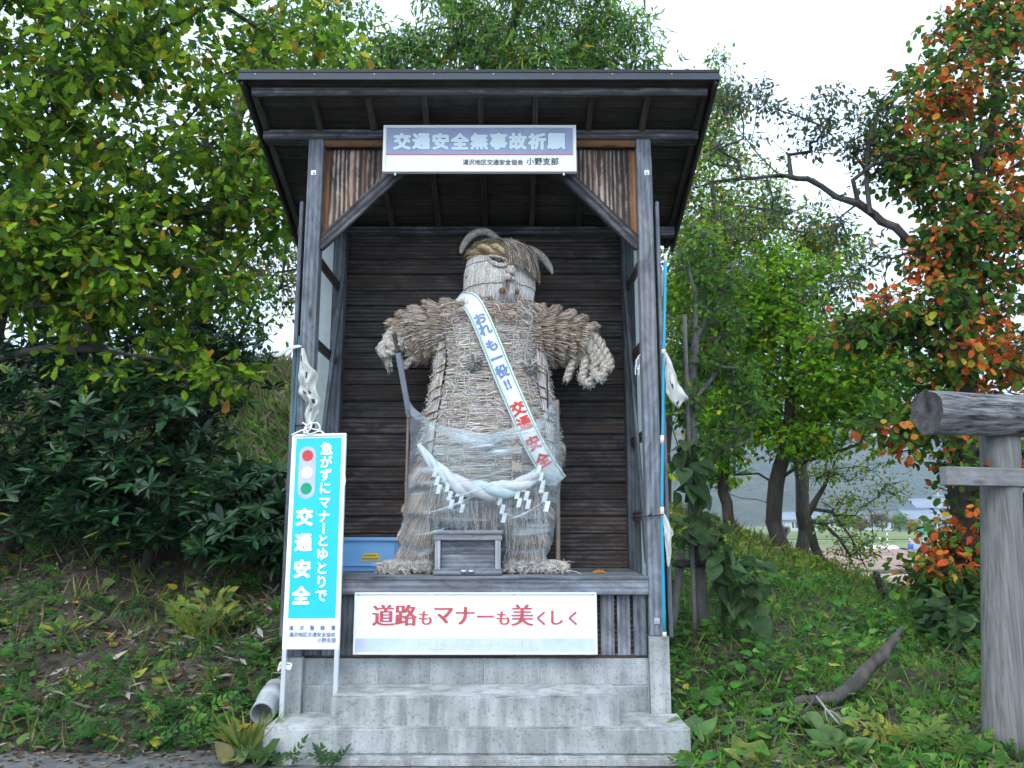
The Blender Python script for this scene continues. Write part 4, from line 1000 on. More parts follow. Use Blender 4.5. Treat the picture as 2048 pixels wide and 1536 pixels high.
# twisted cloth rope round the hips with folded paper streamers
sr = thing('sacred_rope', 'twisted white and pale blue cloth rope hung across the figure under the film', 'rope', tuple(at(960, 970, .16)))
mb = MB()
RP = [at(838, 888, .22), at(858, 918, .19), at(890, 950, .165), at(930, 974, .15), at(985, 982, .145), at(1035, 972, .155), at(1072, 950, .18), at(1090, 934, .22)]
n = 60; Cc = spline(RP, n); Tt, Aa, Bb = frames(Cc); sarc = np.concatenate([[0], np.cumsum(np.linalg.norm(np.diff(Cc, axis=0), axis=1))])
rad = np.interp(np.linspace(0, 1, n), [0, .12, .4, .62, .85, 1], [.018, .036, .072, .078, .05, .018])
for k, mt in enumerate((CLOTHROPE, CLOTHB, CLOTHP)):
    ph = sarc / .52 * 2 * np.pi + 2 * np.pi * k / 3 + 1.0; mb = MB()
    tube(mb, Cc + (rad * .48)[:, None] * (np.cos(ph)[:, None] * Aa + np.sin(ph)[:, None] * Bb), rad * .56 * (1 + .07 * np.sin(np.arange(n) * 1.7 + k) + .05 * np.sin(np.arange(n) * .6 + 2 * k)), 10); mb.build('strand', mt, sr, True)
for px_, py_, sc in ((868, 935, 1), (893, 965, 1), (915, 975, .95), (998, 992, 1), (1028, 962, 1), (1046, 965, 1), (1076, 930, .9), (1082, 965, 1.1)):
    p = at(px_, py_, .12); mb = MB(); x = 0; z_ = 0
    for k in range(3):                                   # zig-zag paper streamer
        w_ = .034 * sc; h_ = .072 * sc; sl_ = .018 * sc
        q = [(x, z_), (x + w_, z_), (x + w_ - sl_, z_ - h_), (x - sl_, z_ - h_)]
        mb.add([(p.x + a_, p.y + .006 * ((i + k) % 2) - .004 * k, p.z + b_) for i, (a_, b_) in enumerate(q)], [(0, 1, 2, 3)]); x += (.020 if k % 2 == 0 else .012) * sc; z_ -= h_ * .92
    so_ = mb.build('paper_streamer', PAPER, sr)
# plaque
p = at(1034, 915, .155)
pq = thing('wooden_plaque', 'narrow wooden plaque with brush lettering hung on the figure under the film', 'plaque', p)
beam('board', (p.x, p.y, p.z - .26), (p.x, p.y, p.z + .30), .014, .085, plain('pale_plaque_wood', (.40, .29, .21), .7, 0, .15, 12), pq, up=(1, 0, 0))
mb = MB()
for i, ch in enumerate('大明神'): write(mb, ch, (p.x, p.y - .008, p.z + .13 - i * .135), XR, ZU, .078, .03, lift=.0012)
mb.build('lettering', F_BLACK, pq)
# plastic film round the lower half: hung between two poles, hem sagging, gathered at the corners
m_ = 64; nrow = 46
top = spline([at(818, 800, .30), at(830, 818, .20), at(868, 844, .12), at(920, 858, .07), at(975, 868, .06), at(1030, 854, .05), at(1075, 838, .07), at(1100, 812, .14), at(1112, 800, .28)], m_)
bot = spline([at(788, 1131, .30), at(800, 1134, .21), at(840, 1131, .16), at(900, 1128, .26), at(975, 1128, .30), at(1008, 1128, .24), at(1040, 1128, .17), at(1080, 1122, .17), at(1100, 1100, .30)], m_)
mid = spline([at(816, 960, .34), at(826, 962, .20), at(870, 965, .07), at(920, 965, .03), at(975, 970, .02), at(1030, 965, .02), at(1085, 960, .06), at(1112, 955, .18), at(1122, 950, .32)], m_)
G = []
for j in range(nrow):
    v = j / (nrow - 1); row = top * (1 - v) * (1 - 2 * v) + mid * 4 * v * (1 - v) + bot * v * (2 * v - 1)
    u = np.linspace(0, 1, m_)
    wr = .012 * np.sin(u * 23 + v * 9 + 2 * np.sin(v * 5)) + .009 * np.sin(u * 41 - v * 17) + .016 * np.sin((u * 1.2 + v * 2.3) * 9) * (1 - v) + .010 * np.sin(u * 9 - v * 21 + 1)
    row = row + np.stack([.004 * np.sin(v * 30 + u * 11), -np.abs(wr) * (.35 + .65 * np.minimum(1, v * 5)), .003 * np.sin(u * 37)], 1); G.append(row)
mb = MB(); mb.add(np.concatenate(G), [(j * m_ + i, j * m_ + i + 1, (j + 1) * m_ + i + 1, (j + 1) * m_ + i) for j in range(nrow - 1) for i in range(m_ - 1)])
sheet_o = thing('plastic_film', 'clear plastic film wrapped round the legs of the straw figure', 'plastic sheet', tuple(at(960, 1130, .2)))
mb.build('sheet', FILM, sheet_o, True)
mb = MB(); hem = []                                    # folded hem lies double along the top
for j in range(5):
    v = j / 4; hem.append(top + np.stack([0 * top[:, 0], -.008 - .010 * np.sin(np.linspace(0, 14, m_) + v * 2), -v * (.05 + .05 * np.sin(np.linspace(.2, 2.9, m_)) ** 2 + .02 * np.sin(np.linspace(0, 19, m_)))], 1))
mb.add(np.concatenate(hem), [(j * m_ + i, j * m_ + i + 1, (j + 1) * m_ + i + 1, (j + 1) * m_ + i) for j in range(4) for i in range(m_ - 1)]); mb.build('hem', FILM2, sheet_o, True)
for A_, B_ in (((905, 965), (1050, 925)), ((880, 1000), (1000, 960)), ((840, 1030), (960, 985)), ((1015, 1040), (1090, 1000)), ((830, 1070), (900, 1050)), ((960, 905), (1105, 880)), ((1000, 870), (1110, 845))):
    mb = MB(); q = []                                  # pulled creases in the film
    for t in np.linspace(0, 1, 14):
        p_ = at(A_[0] + (B_[0] - A_[0]) * t, A_[1] + (B_[1] - A_[1]) * t + 6 * math.sin(t * 3), .02); q.append(p_)
    P_ = np.array([tuple(x) for x in q]); wv_ = .012 * np.sin(np.linspace(0, np.pi, 14))
    V = np.concatenate([P_ + np.array([0, .012, 0]) + np.stack([0 * wv_, 0 * wv_, wv_], 1), P_ - np.stack([0 * wv_, wv_ * .6, 0 * wv_], 1), P_ + np.array([0, .012, 0]) - np.stack([0 * wv_, 0 * wv_, wv_], 1)])
    mb.add(V, [(r_ * 14 + i, r_ * 14 + i + 1, (r_ + 1) * 14 + i + 1, (r_ + 1) * 14 + i) for r_ in range(2) for i in range(13)]); mb.build('crease', FILM2, sheet_o, True)
# poles and sticks
BAMB = plain('brown_pole', (.20, .15, .125), .6, 0, .2, 10, .2)
def stick(name, label, pts, rad, mat, cat, sides=10):
    mb = MB(); tube(mb, spline(pts, 16), rad, sides); return tag(mb.build(name, mat, None, True), label, cat)
stick('bamboo_pole', 'thin brown pole holding the film beside the blue crate', [at(817, 810, .33), at(813, 960, .32), Vector((at(810, 1100, .33).x, .33, 1.102))], .012, BAMB, 'pole')
stick('bamboo_pole', 'brown pole holding the film at the foot with bare ground leaf beside', [at(1114, 800, .33), at(1116, 980, .32), Vector((at(1116, 1128, .31).x, .31, 1.102))], .018, BAMB, 'pole')
bpy.data.objects['bamboo_pole.001']['label'] = 'thicker brown pole holding the film on the side away from the crate'
sw = thing('wooden_sword', 'grey wooden sword gripped by the rope hand of the straw figure', 'wooden sword', tuple(at(818, 830, .25)))
beam('blade', at(818, 828, .25), at(796, 706, .25), .022, .046, plain('grey_painted_wood', (.13, .14, .17), .6, 0, .12, 9), sw, up=(1, 0, 0))
beam('grip', at(796, 704, .25), at(788, 668, .25), .026, .036, W_DARK, sw, up=(1, 0, 0))
beam('tip', at(822, 835, .25), at(816, 820, .25), .024, .06, W_GREY, sw, up=(1, 0, 0))
stick('iron_rod', 'thin dark rod standing upright in front of the straw chest', [at(1094, 745, .18), at(1095, 790, .18), at(1097, 838, .18)], .007, BLACKT, 'rod', 7)
mb = MB(); p = at(1163, 678, .33); mb.add([p, p + Vector((.035, -.01, -.035)), p + Vector((.075, .0, -.045)), p + Vector((.01, -.012, .03)), p + Vector((-.012, 0, -.03))], [(0, 1, 3), (1, 2, 3), (4, 1, 0)]); tag(mb.build('paper_scrap', PAPER, None), 'small white paper scrap stuck in the straw arm', 'paper')

# offering box
bx0, bx1, by0, by1, bz0, bz1 = -.333, .185, .055, .33, 1.1025, 1.452
ob = thing('offering_box', 'small grey wooden offering box standing between the straw feet', 'box', ((bx0 + bx1) / 2, .19, 1.1025))
for x in (bx0 + .028, bx1 - .028):
    for y in (by0 + .022, by1 - .022): beam('leg', (x, y, bz0), (x, y, bz1 - .09), .042, .042, W_PALE if y < .1 else W_GREY, ob, up=(0, 1, 0))
beam('apron_rail', (bx0 - .006, by0 + .012, bz1 - .066), (bx1 + .006, by0 + .012, bz1 - .066), .026, .048, W_PALE, ob)
for x in (bx0 + .008, bx1 - .008): beam('side_rail', (x, by0 + .03, bz1 - .066), (x, by1, bz1 - .066), .022, .046, W_GREY, ob)
beam('top_rail', (bx0 - .01, by0 + .014, bz1 - .028), (bx1 + .01, by0 + .014, bz1 - .028), .05, .028, W_PALE, ob)
beam('top_rail', (bx0 - .01, by1 - .014, bz1 - .028), (bx1 + .01, by1 - .014, bz1 - .028), .05, .028, W_GREY, ob)
for i in range(5): beam('slat', (bx0 + .05 + i * .1, by0 + .042, bz1 - .03), (bx0 + .05 + i * .1, by1 - .042, bz1 - .03), .05, .014, W_GREY, ob)
for i in range(2): beam('panel', (bx0 + .051, by0 + .045, bz0 + .045 + .12 * i + .05), (bx1 - .051, by0 + .045, bz0 + .045 + .12 * i + .05), .012, .116, W_GREY, ob)
beam('base_rail', (bx0 - .004, by0 - .004, bz0 + .025), (bx1 + .004, by0 - .004, bz0 + .025), .03, .046, W_GREY, ob)
for dx in (-.028, .028):
    mb = MB(); tube(mb, [((bx0 + bx1) / 2 + dx - .022, by0 - .03, bz0 + .03), ((bx0 + bx1) / 2 + dx + .022, by0 - .03, bz0 + .03)], .012, 8); mb.build('hasp', STEEL, ob, True)

# blue crate
x0, x1, y0, y1, z0, z1 = -1.235, -.672, .56, .92, 1.1025, 1.365
cr = thing('plastic_crate', 'light blue plastic crate with yellow sticker on the shelter deck', 'crate', ((x0 + x1) / 2, .74, 1.1025))
mb = MB()
for a_, b_ in (((x0, y0, z0), (x1, y0 + .006, z1)), ((x0, y1 - .006, z0), (x1, y1, z1)), ((x0, y0 + .006, z0), (x0 + .006, y1 - .006, z1)), ((x1 - .006, y0 + .006, z0), (x1, y1 - .006, z1)), ((x0 + .006, y0 + .006, z0), (x1 - .006, y1 - .006, z0 + .006))): mb.box(a_, b_)
mb.build('wall', BLUEC, cr)
for ya in (y0 - .008, y1 + .008): beam('rim', (x0 - .014, ya, z1 - .006), (x1 + .014, ya, z1 - .006), .026, .024, BLUEC, cr)
for xa in (x0 - .008, x1 + .008): beam('rim', (xa, y0, z1 - .006), (xa, y1, z1 - .006), .024, .022, BLUEC, cr)
beam('base_rib', (x0 - .008, y0 - .006, z0 + .045), (x1 + .008, y0 - .006, z0 + .045), .016, .014, BLUEC, cr)
for xa in (x0 + .012, x1 - .035, x1 - .012): beam('corner_rib', (xa, y0 - .005, z0 + .002), (xa, y0 - .005, z1 - .02), .012, .012, BLUEC, cr, up=(0, 1, 0))
p = at(741, 1114, y0 - .003); mb = MB()
mb.add([(p.x - .085, p.y, p.z - .03), (p.x + .085, p.y, p.z - .03), (p.x + .075, p.y, p.z), (p.x + .06, p.y, p.z + .03), (p.x - .06, p.y, p.z + .03), (p.x - .065, p.y, p.z)], [(0, 1, 2, 3, 4, 5)]); stk = mb.build('sticker', YEL, cr)
mb = MB()
for i in range(7): mb.box((p.x - .05 + i * .014, p.y - .0015, p.z + .006), (p.x - .042 + i * .014, p.y - .001, p.z + .018))
for i in range(9): mb.box((p.x - .066 + i * .015, p.y - .0015, p.z - .020), (p.x - .057 + i * .015, p.y - .001, p.z - .008))
o = mb.build('sticker_print', F_BLACK, stk); o['kind'] = 'stuff'
# fallen leaf on the deck
p = at(1200, 1144, .3); mb = MB(); put_leaves(mb, 'oak', np.array([[p.x - .06, .3, 1.106]]), np.array([[1., .2, .05]]), np.array([[0, -.3, 1.]]), .13, np.array([[.42, .17, .05]]))
tag(mb.build('fallen_leaf', M_LITTER, None), 'single curled orange leaf lying on the shelter deck', 'leaf')

# ---------------------------------------------------------------- banner poles, pipe, ties
def drape(mb, rows, n=9):
    """cloth from hand-laid rows of points, resampled across"""
    rws = [spline(r_, n) for r_ in rows]; G = np.array(rws)
    k = len(rows) * 5; out = np.stack([spline(G[:, i], k) for i in range(n)], 1)
    if n > 5:                                            # pleats and creases
        jj, ii = np.meshgrid(np.arange(k), np.arange(n), indexing='ij'); wdt = np.linalg.norm(out[:, -1] - out[:, 0], axis=1)[:, None]; amp = np.minimum(.028, wdt * .22)
        out = out + np.stack([.12 * amp * np.sin(jj * .9 + ii), -amp * (.6 * np.sin(ii * 1.25 + jj * .33) + .5 * np.sin(ii * .5 - jj * .55 + 1)), .10 * wdt * np.sin(jj * 0.0 + ii * .8)], -1)
    mb.add(out.reshape(-1, 3), [(j * n + i, j * n + i + 1, (j + 1) * n + i + 1, (j + 1) * n + i) for j in range(k - 1) for i in range(n - 1)]); return out
def marks(out, spots, parent):
    for (j, i, dj, di) in spots:
        mb = MB(); q = [out[j, i], out[min(len(out) - 1, j + dj), i], out[min(len(out) - 1, j + dj), min(out.shape[1] - 1, i + di)], out[j, min(out.shape[1] - 1, i + di)]]
        mb.add([np.array(p_) + np.array([0, -.006, 0]) for p_ in q], [(0, 1, 2, 3)]); mb.build('lettering_fragment', F_BLACK, parent)
rp = thing('banner_pole', 'bright cyan plastic banner pole tied to the shelter post facing the torii', 'pole', tuple(at(1329, 1272, -.03)))
pts = [at(1331, 520, -.02), at(1327, 760, -.05), at(1324, 1030, -.07), at(1329, 1268, -.08)]
mb = MB(); tube(mb, spline(pts, 20), .0125, 10); mb.build('tube', TEAL, rp, True)
for a_, b_ in (((1331, 508), (1331, 528)), ((1329, 1264), (1329, 1274))):
    mb = MB(); tube(mb, [at(*a_, -.02 if a_[1] < 600 else -.08), at(*b_, -.02 if a_[1] < 600 else -.08)], .015, 10); mb.build('end_cap', CREAM, rp, True)
for a_, b_ in (((1327, 699), (1327, 709)), ((1324.5, 871), (1324.5, 888)), ((1324.3, 1014), (1324.3, 1034))):
    mb = MB(); Y_ = -.045 - (a_[1] - 700) * .00008; tube(mb, [at(*a_, Y_), at(*b_, Y_)], .0155, 10); mb.build('coupling', CREAM, rp, True)
mb = MB(); tube(mb, [at(1331, 514, -.02), at(1334, 506, -.03)], .005, 6); mb.build('hook', CREAM, rp, True)
def banner(label, rows, spots, n=13):
    mb = MB(); out = drape(mb, rows, n); o = mb.build('torn_banner', BANNER, None, True); tag(o, label, 'banner')
    md = o.modifiers.new('thickness', 'SOLIDIFY'); md.thickness = .002; marks(out, spots, o); return o
banner('white lettered banner cloth bunched halfway up the bright cyan pole', [
    [at(1328, 703, -.06), at(1331, 704, -.07), at(1334, 706, -.06)], [at(1329, 726, -.06), at(1336, 722, -.10), at(1346, 732, -.05)],
    [at(1330, 752, -.05), at(1342, 746, -.11), at(1354, 758, -.05)], [at(1331, 780, -.05), at(1346, 778, -.12), at(1366, 782, -.04)],
    [at(1336, 796, -.04), at(1352, 806, -.12), at(1376, 796, -.03)], [at(1350, 812, -.04), at(1357, 814, -.06), at(1368, 803, -.03)]],
    [(4, 1, 3, 1), (6, 1, 2, 2), (11, 4, 2, 1), (13, 4, 2, 1), (15, 5, 2, 1), (21, 3, 2, 2), (22, 6, 2, 2), (24, 4, 2, 3)])
banner('plain white torn cloth hanging low on the bright cyan pole', [
    [at(1326, 1028, -.08), at(1328, 1027, -.09), at(1331, 1030, -.08)], [at(1327, 1048, -.08), at(1334, 1046, -.10), at(1340, 1052, -.08)],
    [at(1328, 1066, -.08), at(1336, 1068, -.11), at(1347, 1068, -.07)], [at(1330, 1084, -.08), at(1336, 1086, -.10), at(1342, 1076, -.08)],
    [at(1332, 1110, -.08), at(1337, 1112, -.09), at(1342, 1108, -.08)], [at(1334, 1128, -.08), at(1337, 1134, -.09), at(1340, 1126, -.08)]], [])
for i, (x_, yb) in enumerate(((1334, 1130), (1339, 1142), (1344, 1124))):
    pass
banner('narrow white cloth strip beside the top of the bright cyan pole', [
    [at(1324, 540, .0), at(1329, 538, .0)], [at(1322, 565, .0), at(1328, 563, .0)], [at(1321, 592, .0), at(1325, 596, .0)]], [], 4)
lp = thing('banner_pole', 'dull teal banner pole beside the shelter post with the cyan sign', 'pole', tuple(at(563, 1420, -.13)))
mb = MB(); tube(mb, spline([at(598, 672, -.02), at(592, 800, -.05), at(582, 950, -.08), at(572, 1250, -.11), at(568, 1376, -.13)], 20), .012, 9); mb.build('tube', DTEAL, lp, True)
mb = MB(); tube(mb, [at(568, 1374, -.13), at(565, 1405, -.13)], .010, 8); mb.build('rusty_sleeve', RUST, lp, True)
mb = MB(); tube(mb, spline([at(565, 1404, -.13), at(563, 1412, -.13), at(561, 1424, -.13)], 6), [.014, .016, .015, .012, .008, .003], 8); mb.build('pole_tip', DTEAL, lp, True)
banner('crumpled white lettered banner cloth on the post above the cyan sign', [
    [at(603, 697, -.07), at(606, 696, -.08), at(609, 698, -.07)], [at(600, 728, -.07), at(608, 722, -.12), at(619, 730, -.07)],
    [at(597, 752, -.07), at(614, 744, -.13), at(637, 750, -.08)], [at(597, 774, -.07), at(614, 768, -.12), at(632, 772, -.07)],
    [at(600, 790, -.07), at(620, 788, -.13), at(643, 802, -.07)], [at(612, 806, -.07), at(626, 806, -.11), at(640, 820, -.07)],
    [at(610, 830, -.07), at(620, 822, -.10), at(634, 830, -.07)], [at(612, 848, -.07), at(618, 854, -.09), at(626, 846, -.07)]],
    [(3, 1, 2, 2), (5, 4, 2, 2), (8, 2, 2, 2), (10, 5, 3, 1), (13, 2, 2, 2), (16, 6, 5, 1), (21, 2, 2, 2), (24, 6, 3, 2), (31, 5, 2, 2)])
banner('pale cloth strip flapping out beside the post towards the trees', [
    [at(604, 690, -.05), at(603, 694, -.07)], [at(582, 692, -.08), at(580, 700, -.09)], [at(560, 704, -.10), at(562, 712, -.10)], [at(549, 710, -.10), at(552, 714, -.10)]], [], 4)
strings('hanging_cord', 'white looped cord hanging inside the shelter on the post nearer the torii', [
    [at(1284, 708, .02), at(1276, 714, .02), at(1271, 735, .02), at(1271, 750, .02)], [at(1278, 716, .02), at(1272, 722, .015), at(1276, 740, .015), at(1279, 730, .015), at(1277, 752, .015)]], .004)
strings('black_cable_tie', 'black tie holding the cyan pole to the shelter post', [[at(1268, 1032, -.06), at(1296, 1032, -.075), at(1328, 1029, -.09)], [at(1296, 1032, -.075), at(1305, 1026, -.085)]], .005, BLACKT, 'tie')
strings('black_cable_tie', 'black tie round the post just above the cyan sign', [[at(590, 851, -.07), at(606, 850, -.075), at(628, 850, -.07)]], .005, BLACKT, 'tie')
p0, p1 = at(552, 1382, .12), at(524, 1428, -.22); p1.z = max(p1.z, -.02); p0.z = p1.z + .10
pp = thing('drain_pipe', 'short grey plastic pipe lying beside the concrete steps', 'pipe', p1)
mb = MB(); dirp = (p0 - p1).normalized(); tube(mb, [p1, p0], .085, 24, False); tube(mb, [p0, p1], .076, 24, False); mb.build('barrel', PVC, pp, True)
mb = MB(); tube(mb, [p1 + dirp * .16, p1 + dirp * .28], .092, 24); mb.build('collar', PVC, pp, True)
mb = MB(); an = np.linspace(0, 2 * np.pi, 25)[:-1]; T_, A_, B_ = frames([p1, p0])
ri = [np.array(p1) + .0765 * (math.cos(a_) * A_[0] + math.sin(a_) * B_[0]) for a_ in an]; ro = [np.array(p1) + .0848 * (math.cos(a_) * A_[0] + math.sin(a_) * B_[0]) for a_ in an]
mb.add(ri + ro, [(i, (i + 1) % 24, 24 + (i + 1) % 24, 24 + i) for i in range(24)]); mb.build('lip', PVC, pp)

# ---------------------------------------------------------------- torii
tp = at(2006, 1470, -.25); tx = tp.x; tz0 = float(ground_z(tx, -.25)) - .05
tr = thing('torii_gate', 'rough grey log torii gate standing at the edge of the weeds', 'torii gate', (tx, -.25, tz0))
ax = Vector((math.cos(R(14)), math.sin(R(14)), -.005)).normalized()
def rough_log(name, a_, b_, r0, r1, mat, parent, seed=1, n=40, sides=66, sy=1.0, amp=.035):
    rr = np.random.default_rng(seed); P = spline([a_, (Vector(a_) + Vector(b_)) / 2 + Vector((0, 0, .006)), b_], n); T_, A_, B_ = frames(P); an = np.linspace(0, 2 * np.pi, sides, endpoint=False)
    prof_ = 1 + amp * np.sin(an * 3 + seed) + amp * .6 * np.sin(an * 7 + 2 * seed) - .05 * np.maximum(0, np.sin(an * 11 + seed)) ** 3; rad_ = np.linspace(r0, r1, n)
    V = P[:, None] + rad_[:, None, None] * prof_[None, :, None] * (1 + .012 * np.sin(np.arange(n) * .9)[:, None, None]) * (np.cos(an)[None, :, None] * A_[:, None] + np.sin(an)[None, :, None] * B_[:, None] * sy)
    mb = MB(); mb.add(V.reshape(-1, 3), [(i * sides + j, i * sides + (j + 1) % sides, (i + 1) * sides + (j + 1) % sides, (i + 1) * sides + j) for i in range(n - 1) for j in range(sides)]); o = mb.build(name, mat, parent, True)
    for e, q, s_ in ((0, P[0], -1), (n - 1, P[-1], 1)):
        ring = V[e]; mb = MB(); inner = q + (ring - q) * .45 - np.array(T_[e]) * s_ * .012; mb.add(np.concatenate([ring + 0 * ring, inner, [q - np.array(T_[e]) * s_ * .03]]), [(j, (j + 1) % sides, sides + (j + 1) % sides, sides + j) for j in range(sides)] + [(sides + j, sides + (j + 1) % sides, 2 * sides) for j in range(sides)]); mb.build('cut_end', ENDG, o)
    return o
m, nt_, bs = newmat('weathered_log')
lv = coords(nt_, (1, 1, 1), False); a = noise(nt_, coords(nt_, (1.6, 14, 30), False), 1.0, 6, .72, .4); r = ramp(nt_, [(.38, (.016, .015, .015)), (.47, (.12, .118, .12)), (.62, (.28, .285, .295)), (.8, (.42, .42, .43))]); nt_.links.new(a, r.inputs[0])
nt_.links.new(r.outputs[0], bs.inputs['Base Color']); bs.inputs['Roughness'].default_value = .9; bump(nt_, bs, a, 1.0, .03); LOGM = m
ENDG = plain('log_end_grain', (.085, .08, .076), .95, 0, .6, 14, .9, .2)
l0 = at(1853, 824, -.52); lc = Vector((tx, -.25, l0.z))
rough_log('top_log', l0, l0 + ax * 3.6, .158, .14, LOGM, tr, 3, amp=.04)
m, nt_, bs = newmat('grey_round_post')
a = noise(nt_, coords(nt_, (60, 60, 1.1), False), 1.0, 4, .6); c_ = noise(nt_, coords(nt_, (14, 14, .5), False), 1.0, 2, .5)
r = ramp(nt_, [(.3, (.085, .083, .08)), (.5, (.155, .152, .147)), (.7, (.22, .217, .21))]); nt_.links.new(a, r.inputs[0]); r2 = ramp(nt_, [(.31, (.35,) * 3), (.335, (1, 1, 1))]); nt_.links.new(c_, r2.inputs[0])
nt_.links.new(mixc(nt_, .9, r.outputs[0], r2.outputs[0], 'MULTIPLY'), bs.inputs['Base Color']); bs.inputs['Roughness'].default_value = .85; bump(nt_, bs, a, .3, .004); POSTM = m
TOPDX = at(1999, 862, -.25).x - tx
for k, off in enumerate((0.0, 2.7)):
    b_ = Vector((tx, -.25, tz0)) + ax * off; b_.z = float(ground_z(b_.x, b_.y)) - .1; tpz = l0.z - .125 - off * .0
    mb = MB(); tube(mb, spline([b_, Vector((b_.x + TOPDX, b_.y, tpz))], 12), np.linspace(.148, .132, 12), 24); mb.build('post', POSTM, tr, True)
nz = at(1930, 952, -.3).z; n0 = at(1886, 952, -.50)
beam('tie_beam', n0, n0 + ax * 3.45, .075, .132, W_TORII, tr, up=(0, 0, 1), bev=.006)
q = at(1974, 922, -.38); beam('wedge', (q.x, -.36, nz + .066), (q.x + .03, -.36, nz + .11), .05, .03, W_BROWN, tr)

# ---------------------------------------------------------------- trees
def grow(limbs, attract, step=.32, jit=.05, sag=.0):
    """skeleton: hand-laid limbs, then every attractor joined to the nearest wood by a wandering twig"""
    pos = []; par = []
    for li, L in enumerate(limbs):
        P = spline(L, max(4, int(sum((Vector(L[i + 1]) - Vector(L[i])).length for i in range(len(L) - 1)) / step)))
        if li == 0: last = -1
        else:
            A_ = np.array(pos); last = int(np.argmin(((A_ - P[0]) ** 2).sum(1)))
        for i, p_ in enumerate(P):
            pos.append(tuple(p_ + (rng.normal(0, jit * .4, 3) if 0 < i else 0))); par.append(last); last = len(pos) - 1
    base = np.array(limbs[0][0]); order = np.argsort(((attract - np.array(pos)[:, None].mean(0)) ** 2).sum(1)) if len(attract) else []
    buf = np.zeros((len(pos) + len(attract) * 14, 3)); buf[:len(pos)] = pos; n = len(pos); tips = []
    order = np.argsort([np.min(((buf[:n] - a_) ** 2).sum(1)) for a_ in attract])
    for oi in order:
        a_ = attract[oi]; dv = buf[:n] - a_; d_ = np.sqrt((dv ** 2).sum(1)) + .35 * np.maximum(0, dv[:, 2]); j = int(np.argmin(d_)); D_ = np.linalg.norm(a_ - buf[j])
        k = max(1, min(12, int(D_ / step))); last = j
        for t in range(1, k + 1):
            f_ = t / k; p_ = buf[j] + (a_ - buf[j]) * f_ + np.array([0, 0, .10 * D_ * math.sin(f_ * math.pi)]) + (rng.normal(0, jit, 3) if t < k else 0)
            buf[n] = p_; par.append(last); last = n; n += 1
        tips.append(last)
    return buf[:n], np.array(par), tips
def tree_mesh(pos, par, R0, r_tip=.006, sides=6, Rt=None):
    n = len(pos); acc = np.zeros(n); ch = np.zeros(n, int)
    for i in range(n):
        if par[i] >= 0: ch[par[i]] += 1
    rad = np.zeros(n)
    for i in range(n - 1, -1, -1):
        rad[i] = max(acc[i], r_tip ** 2.3) ** (1 / 2.3)
        if par[i] >= 0: acc[par[i]] += rad[i] ** 2.3
    k = math.log(R0 / r_tip) / math.log(max(rad[0] / r_tip, 1.5)); rad = r_tip * (rad / r_tip) ** k
    idx = np.arange(n)[par >= 0]; pr = par[idx]; heir = np.full(n, -1)
    for i in idx:                                        # the thickest child carries its parent's girth on
        if heir[par[i]] < 0 or rad[i] > rad[heir[par[i]]]: heir[par[i]] = i
    main = heir[pr] == idx; ra = np.where(main, rad[pr], np.minimum(rad[pr], rad[idx] * 1.3)); rb = rad[idx]
    dv = pos[idx] - pos[pr]; dl = np.linalg.norm(dv, axis=1)[:, None] + 1e-6; dv = dv / dl; thick = np.minimum(rb, .25 * dl[:, 0])[:, None] * (rb > .012)[:, None]
    V, F = cones(pos[pr] - dv * thick * .5 * main[:, None], pos[idx] + dv * thick * .7, ra, rb, np.where(R0 > .05, max(sides, 9), sides).item())
    mb = MB(); mb.addnp(V, F); return mb, rad
def ell(c_, r_, n, hollow=.35):
    v = rng.normal(0, 1, (n, 3)); v /= np.linalg.norm(v, axis=1)[:, None]; q = rng.uniform(hollow ** 3, 1, n) ** (1 / 3)
    return np.array(c_) + v * q[:, None] * np.array(r_)
def crown(mb, centers, kind, per, cr, size, pal, droop=.3, flat=.6, pos=None, jit=.2, palfn=None):
    """leaves spread in loose clumps round every twig end"""
    n = len(centers); N = n * per; C_ = np.repeat(centers, per, 0); v = rng.normal(0, 1, (N, 3)); v /= np.linalg.norm(v, axis=1)[:, None]
    crr = np.repeat(rng.uniform(.6, 1.25, n), per) * cr
    P = C_ + v * (crr * rng.uniform(.15, 1, N) ** .6)[:, None] * np.array([1, 1, flat])
    D_ = v * .8 + rng.normal(0, .5, (N, 3)); D_[:, 2] -= droop
    Nn_ = rng.normal(0, .45, (N, 3)) + np.array([0, -.15, 1.0])
    if palfn is not None: cols = palfn(P)
    else: cols = pick(pal, N, jit) * np.repeat(np.exp(rng.normal(0, .16, n)), per)[:, None]
    put_leaves(mb, kind, P, D_, Nn_, size * rng.uniform(.65, 1.2, N), cols); return P
def twigs(mb, centers, P, per, every=4, r_=.0035):
    k = np.arange(0, len(P), every); V, F = cones(np.repeat(centers, per, 0)[k], P[k], np.full(len(k), r_), np.full(len(k), r_ * .5), 3); mb.addnp(V, F)
def tree(name, label, limbs, clumps, R0, kind, per, cr, size, pal, barkm=BARK, step=.32, jit=.05, droop=.3, flat=.6, mat=M_LEAF, every=4, hollow=.35, palfn=None, keep=None, group=None, tw=.0035):
    att = np.concatenate([ell(c_, r_, n_, hollow) for c_, r_, n_ in clumps])
    if keep is not None: att = att[keep(att)]
    pos, par, tips = grow(limbs, att, step, jit)
    t_ = thing(name, label, 'tree', tuple(limbs[0][0]), group)
    mbw, rad = tree_mesh(pos, par, R0); ctr = pos[tips]; mbl = MB(); P = crown(mbl, ctr, kind, per, cr, size, pal, droop, flat, palfn=palfn)
    twigs(mbw, ctr, P, per, every, tw)
    mbw.build('trunk', barkm, t_, True); mbl.build('crown', mat, t_); return t_
def gpt(X, Y, dz=-.1): return Vector((X, Y, float(ground_z(X, Y)) + dz))

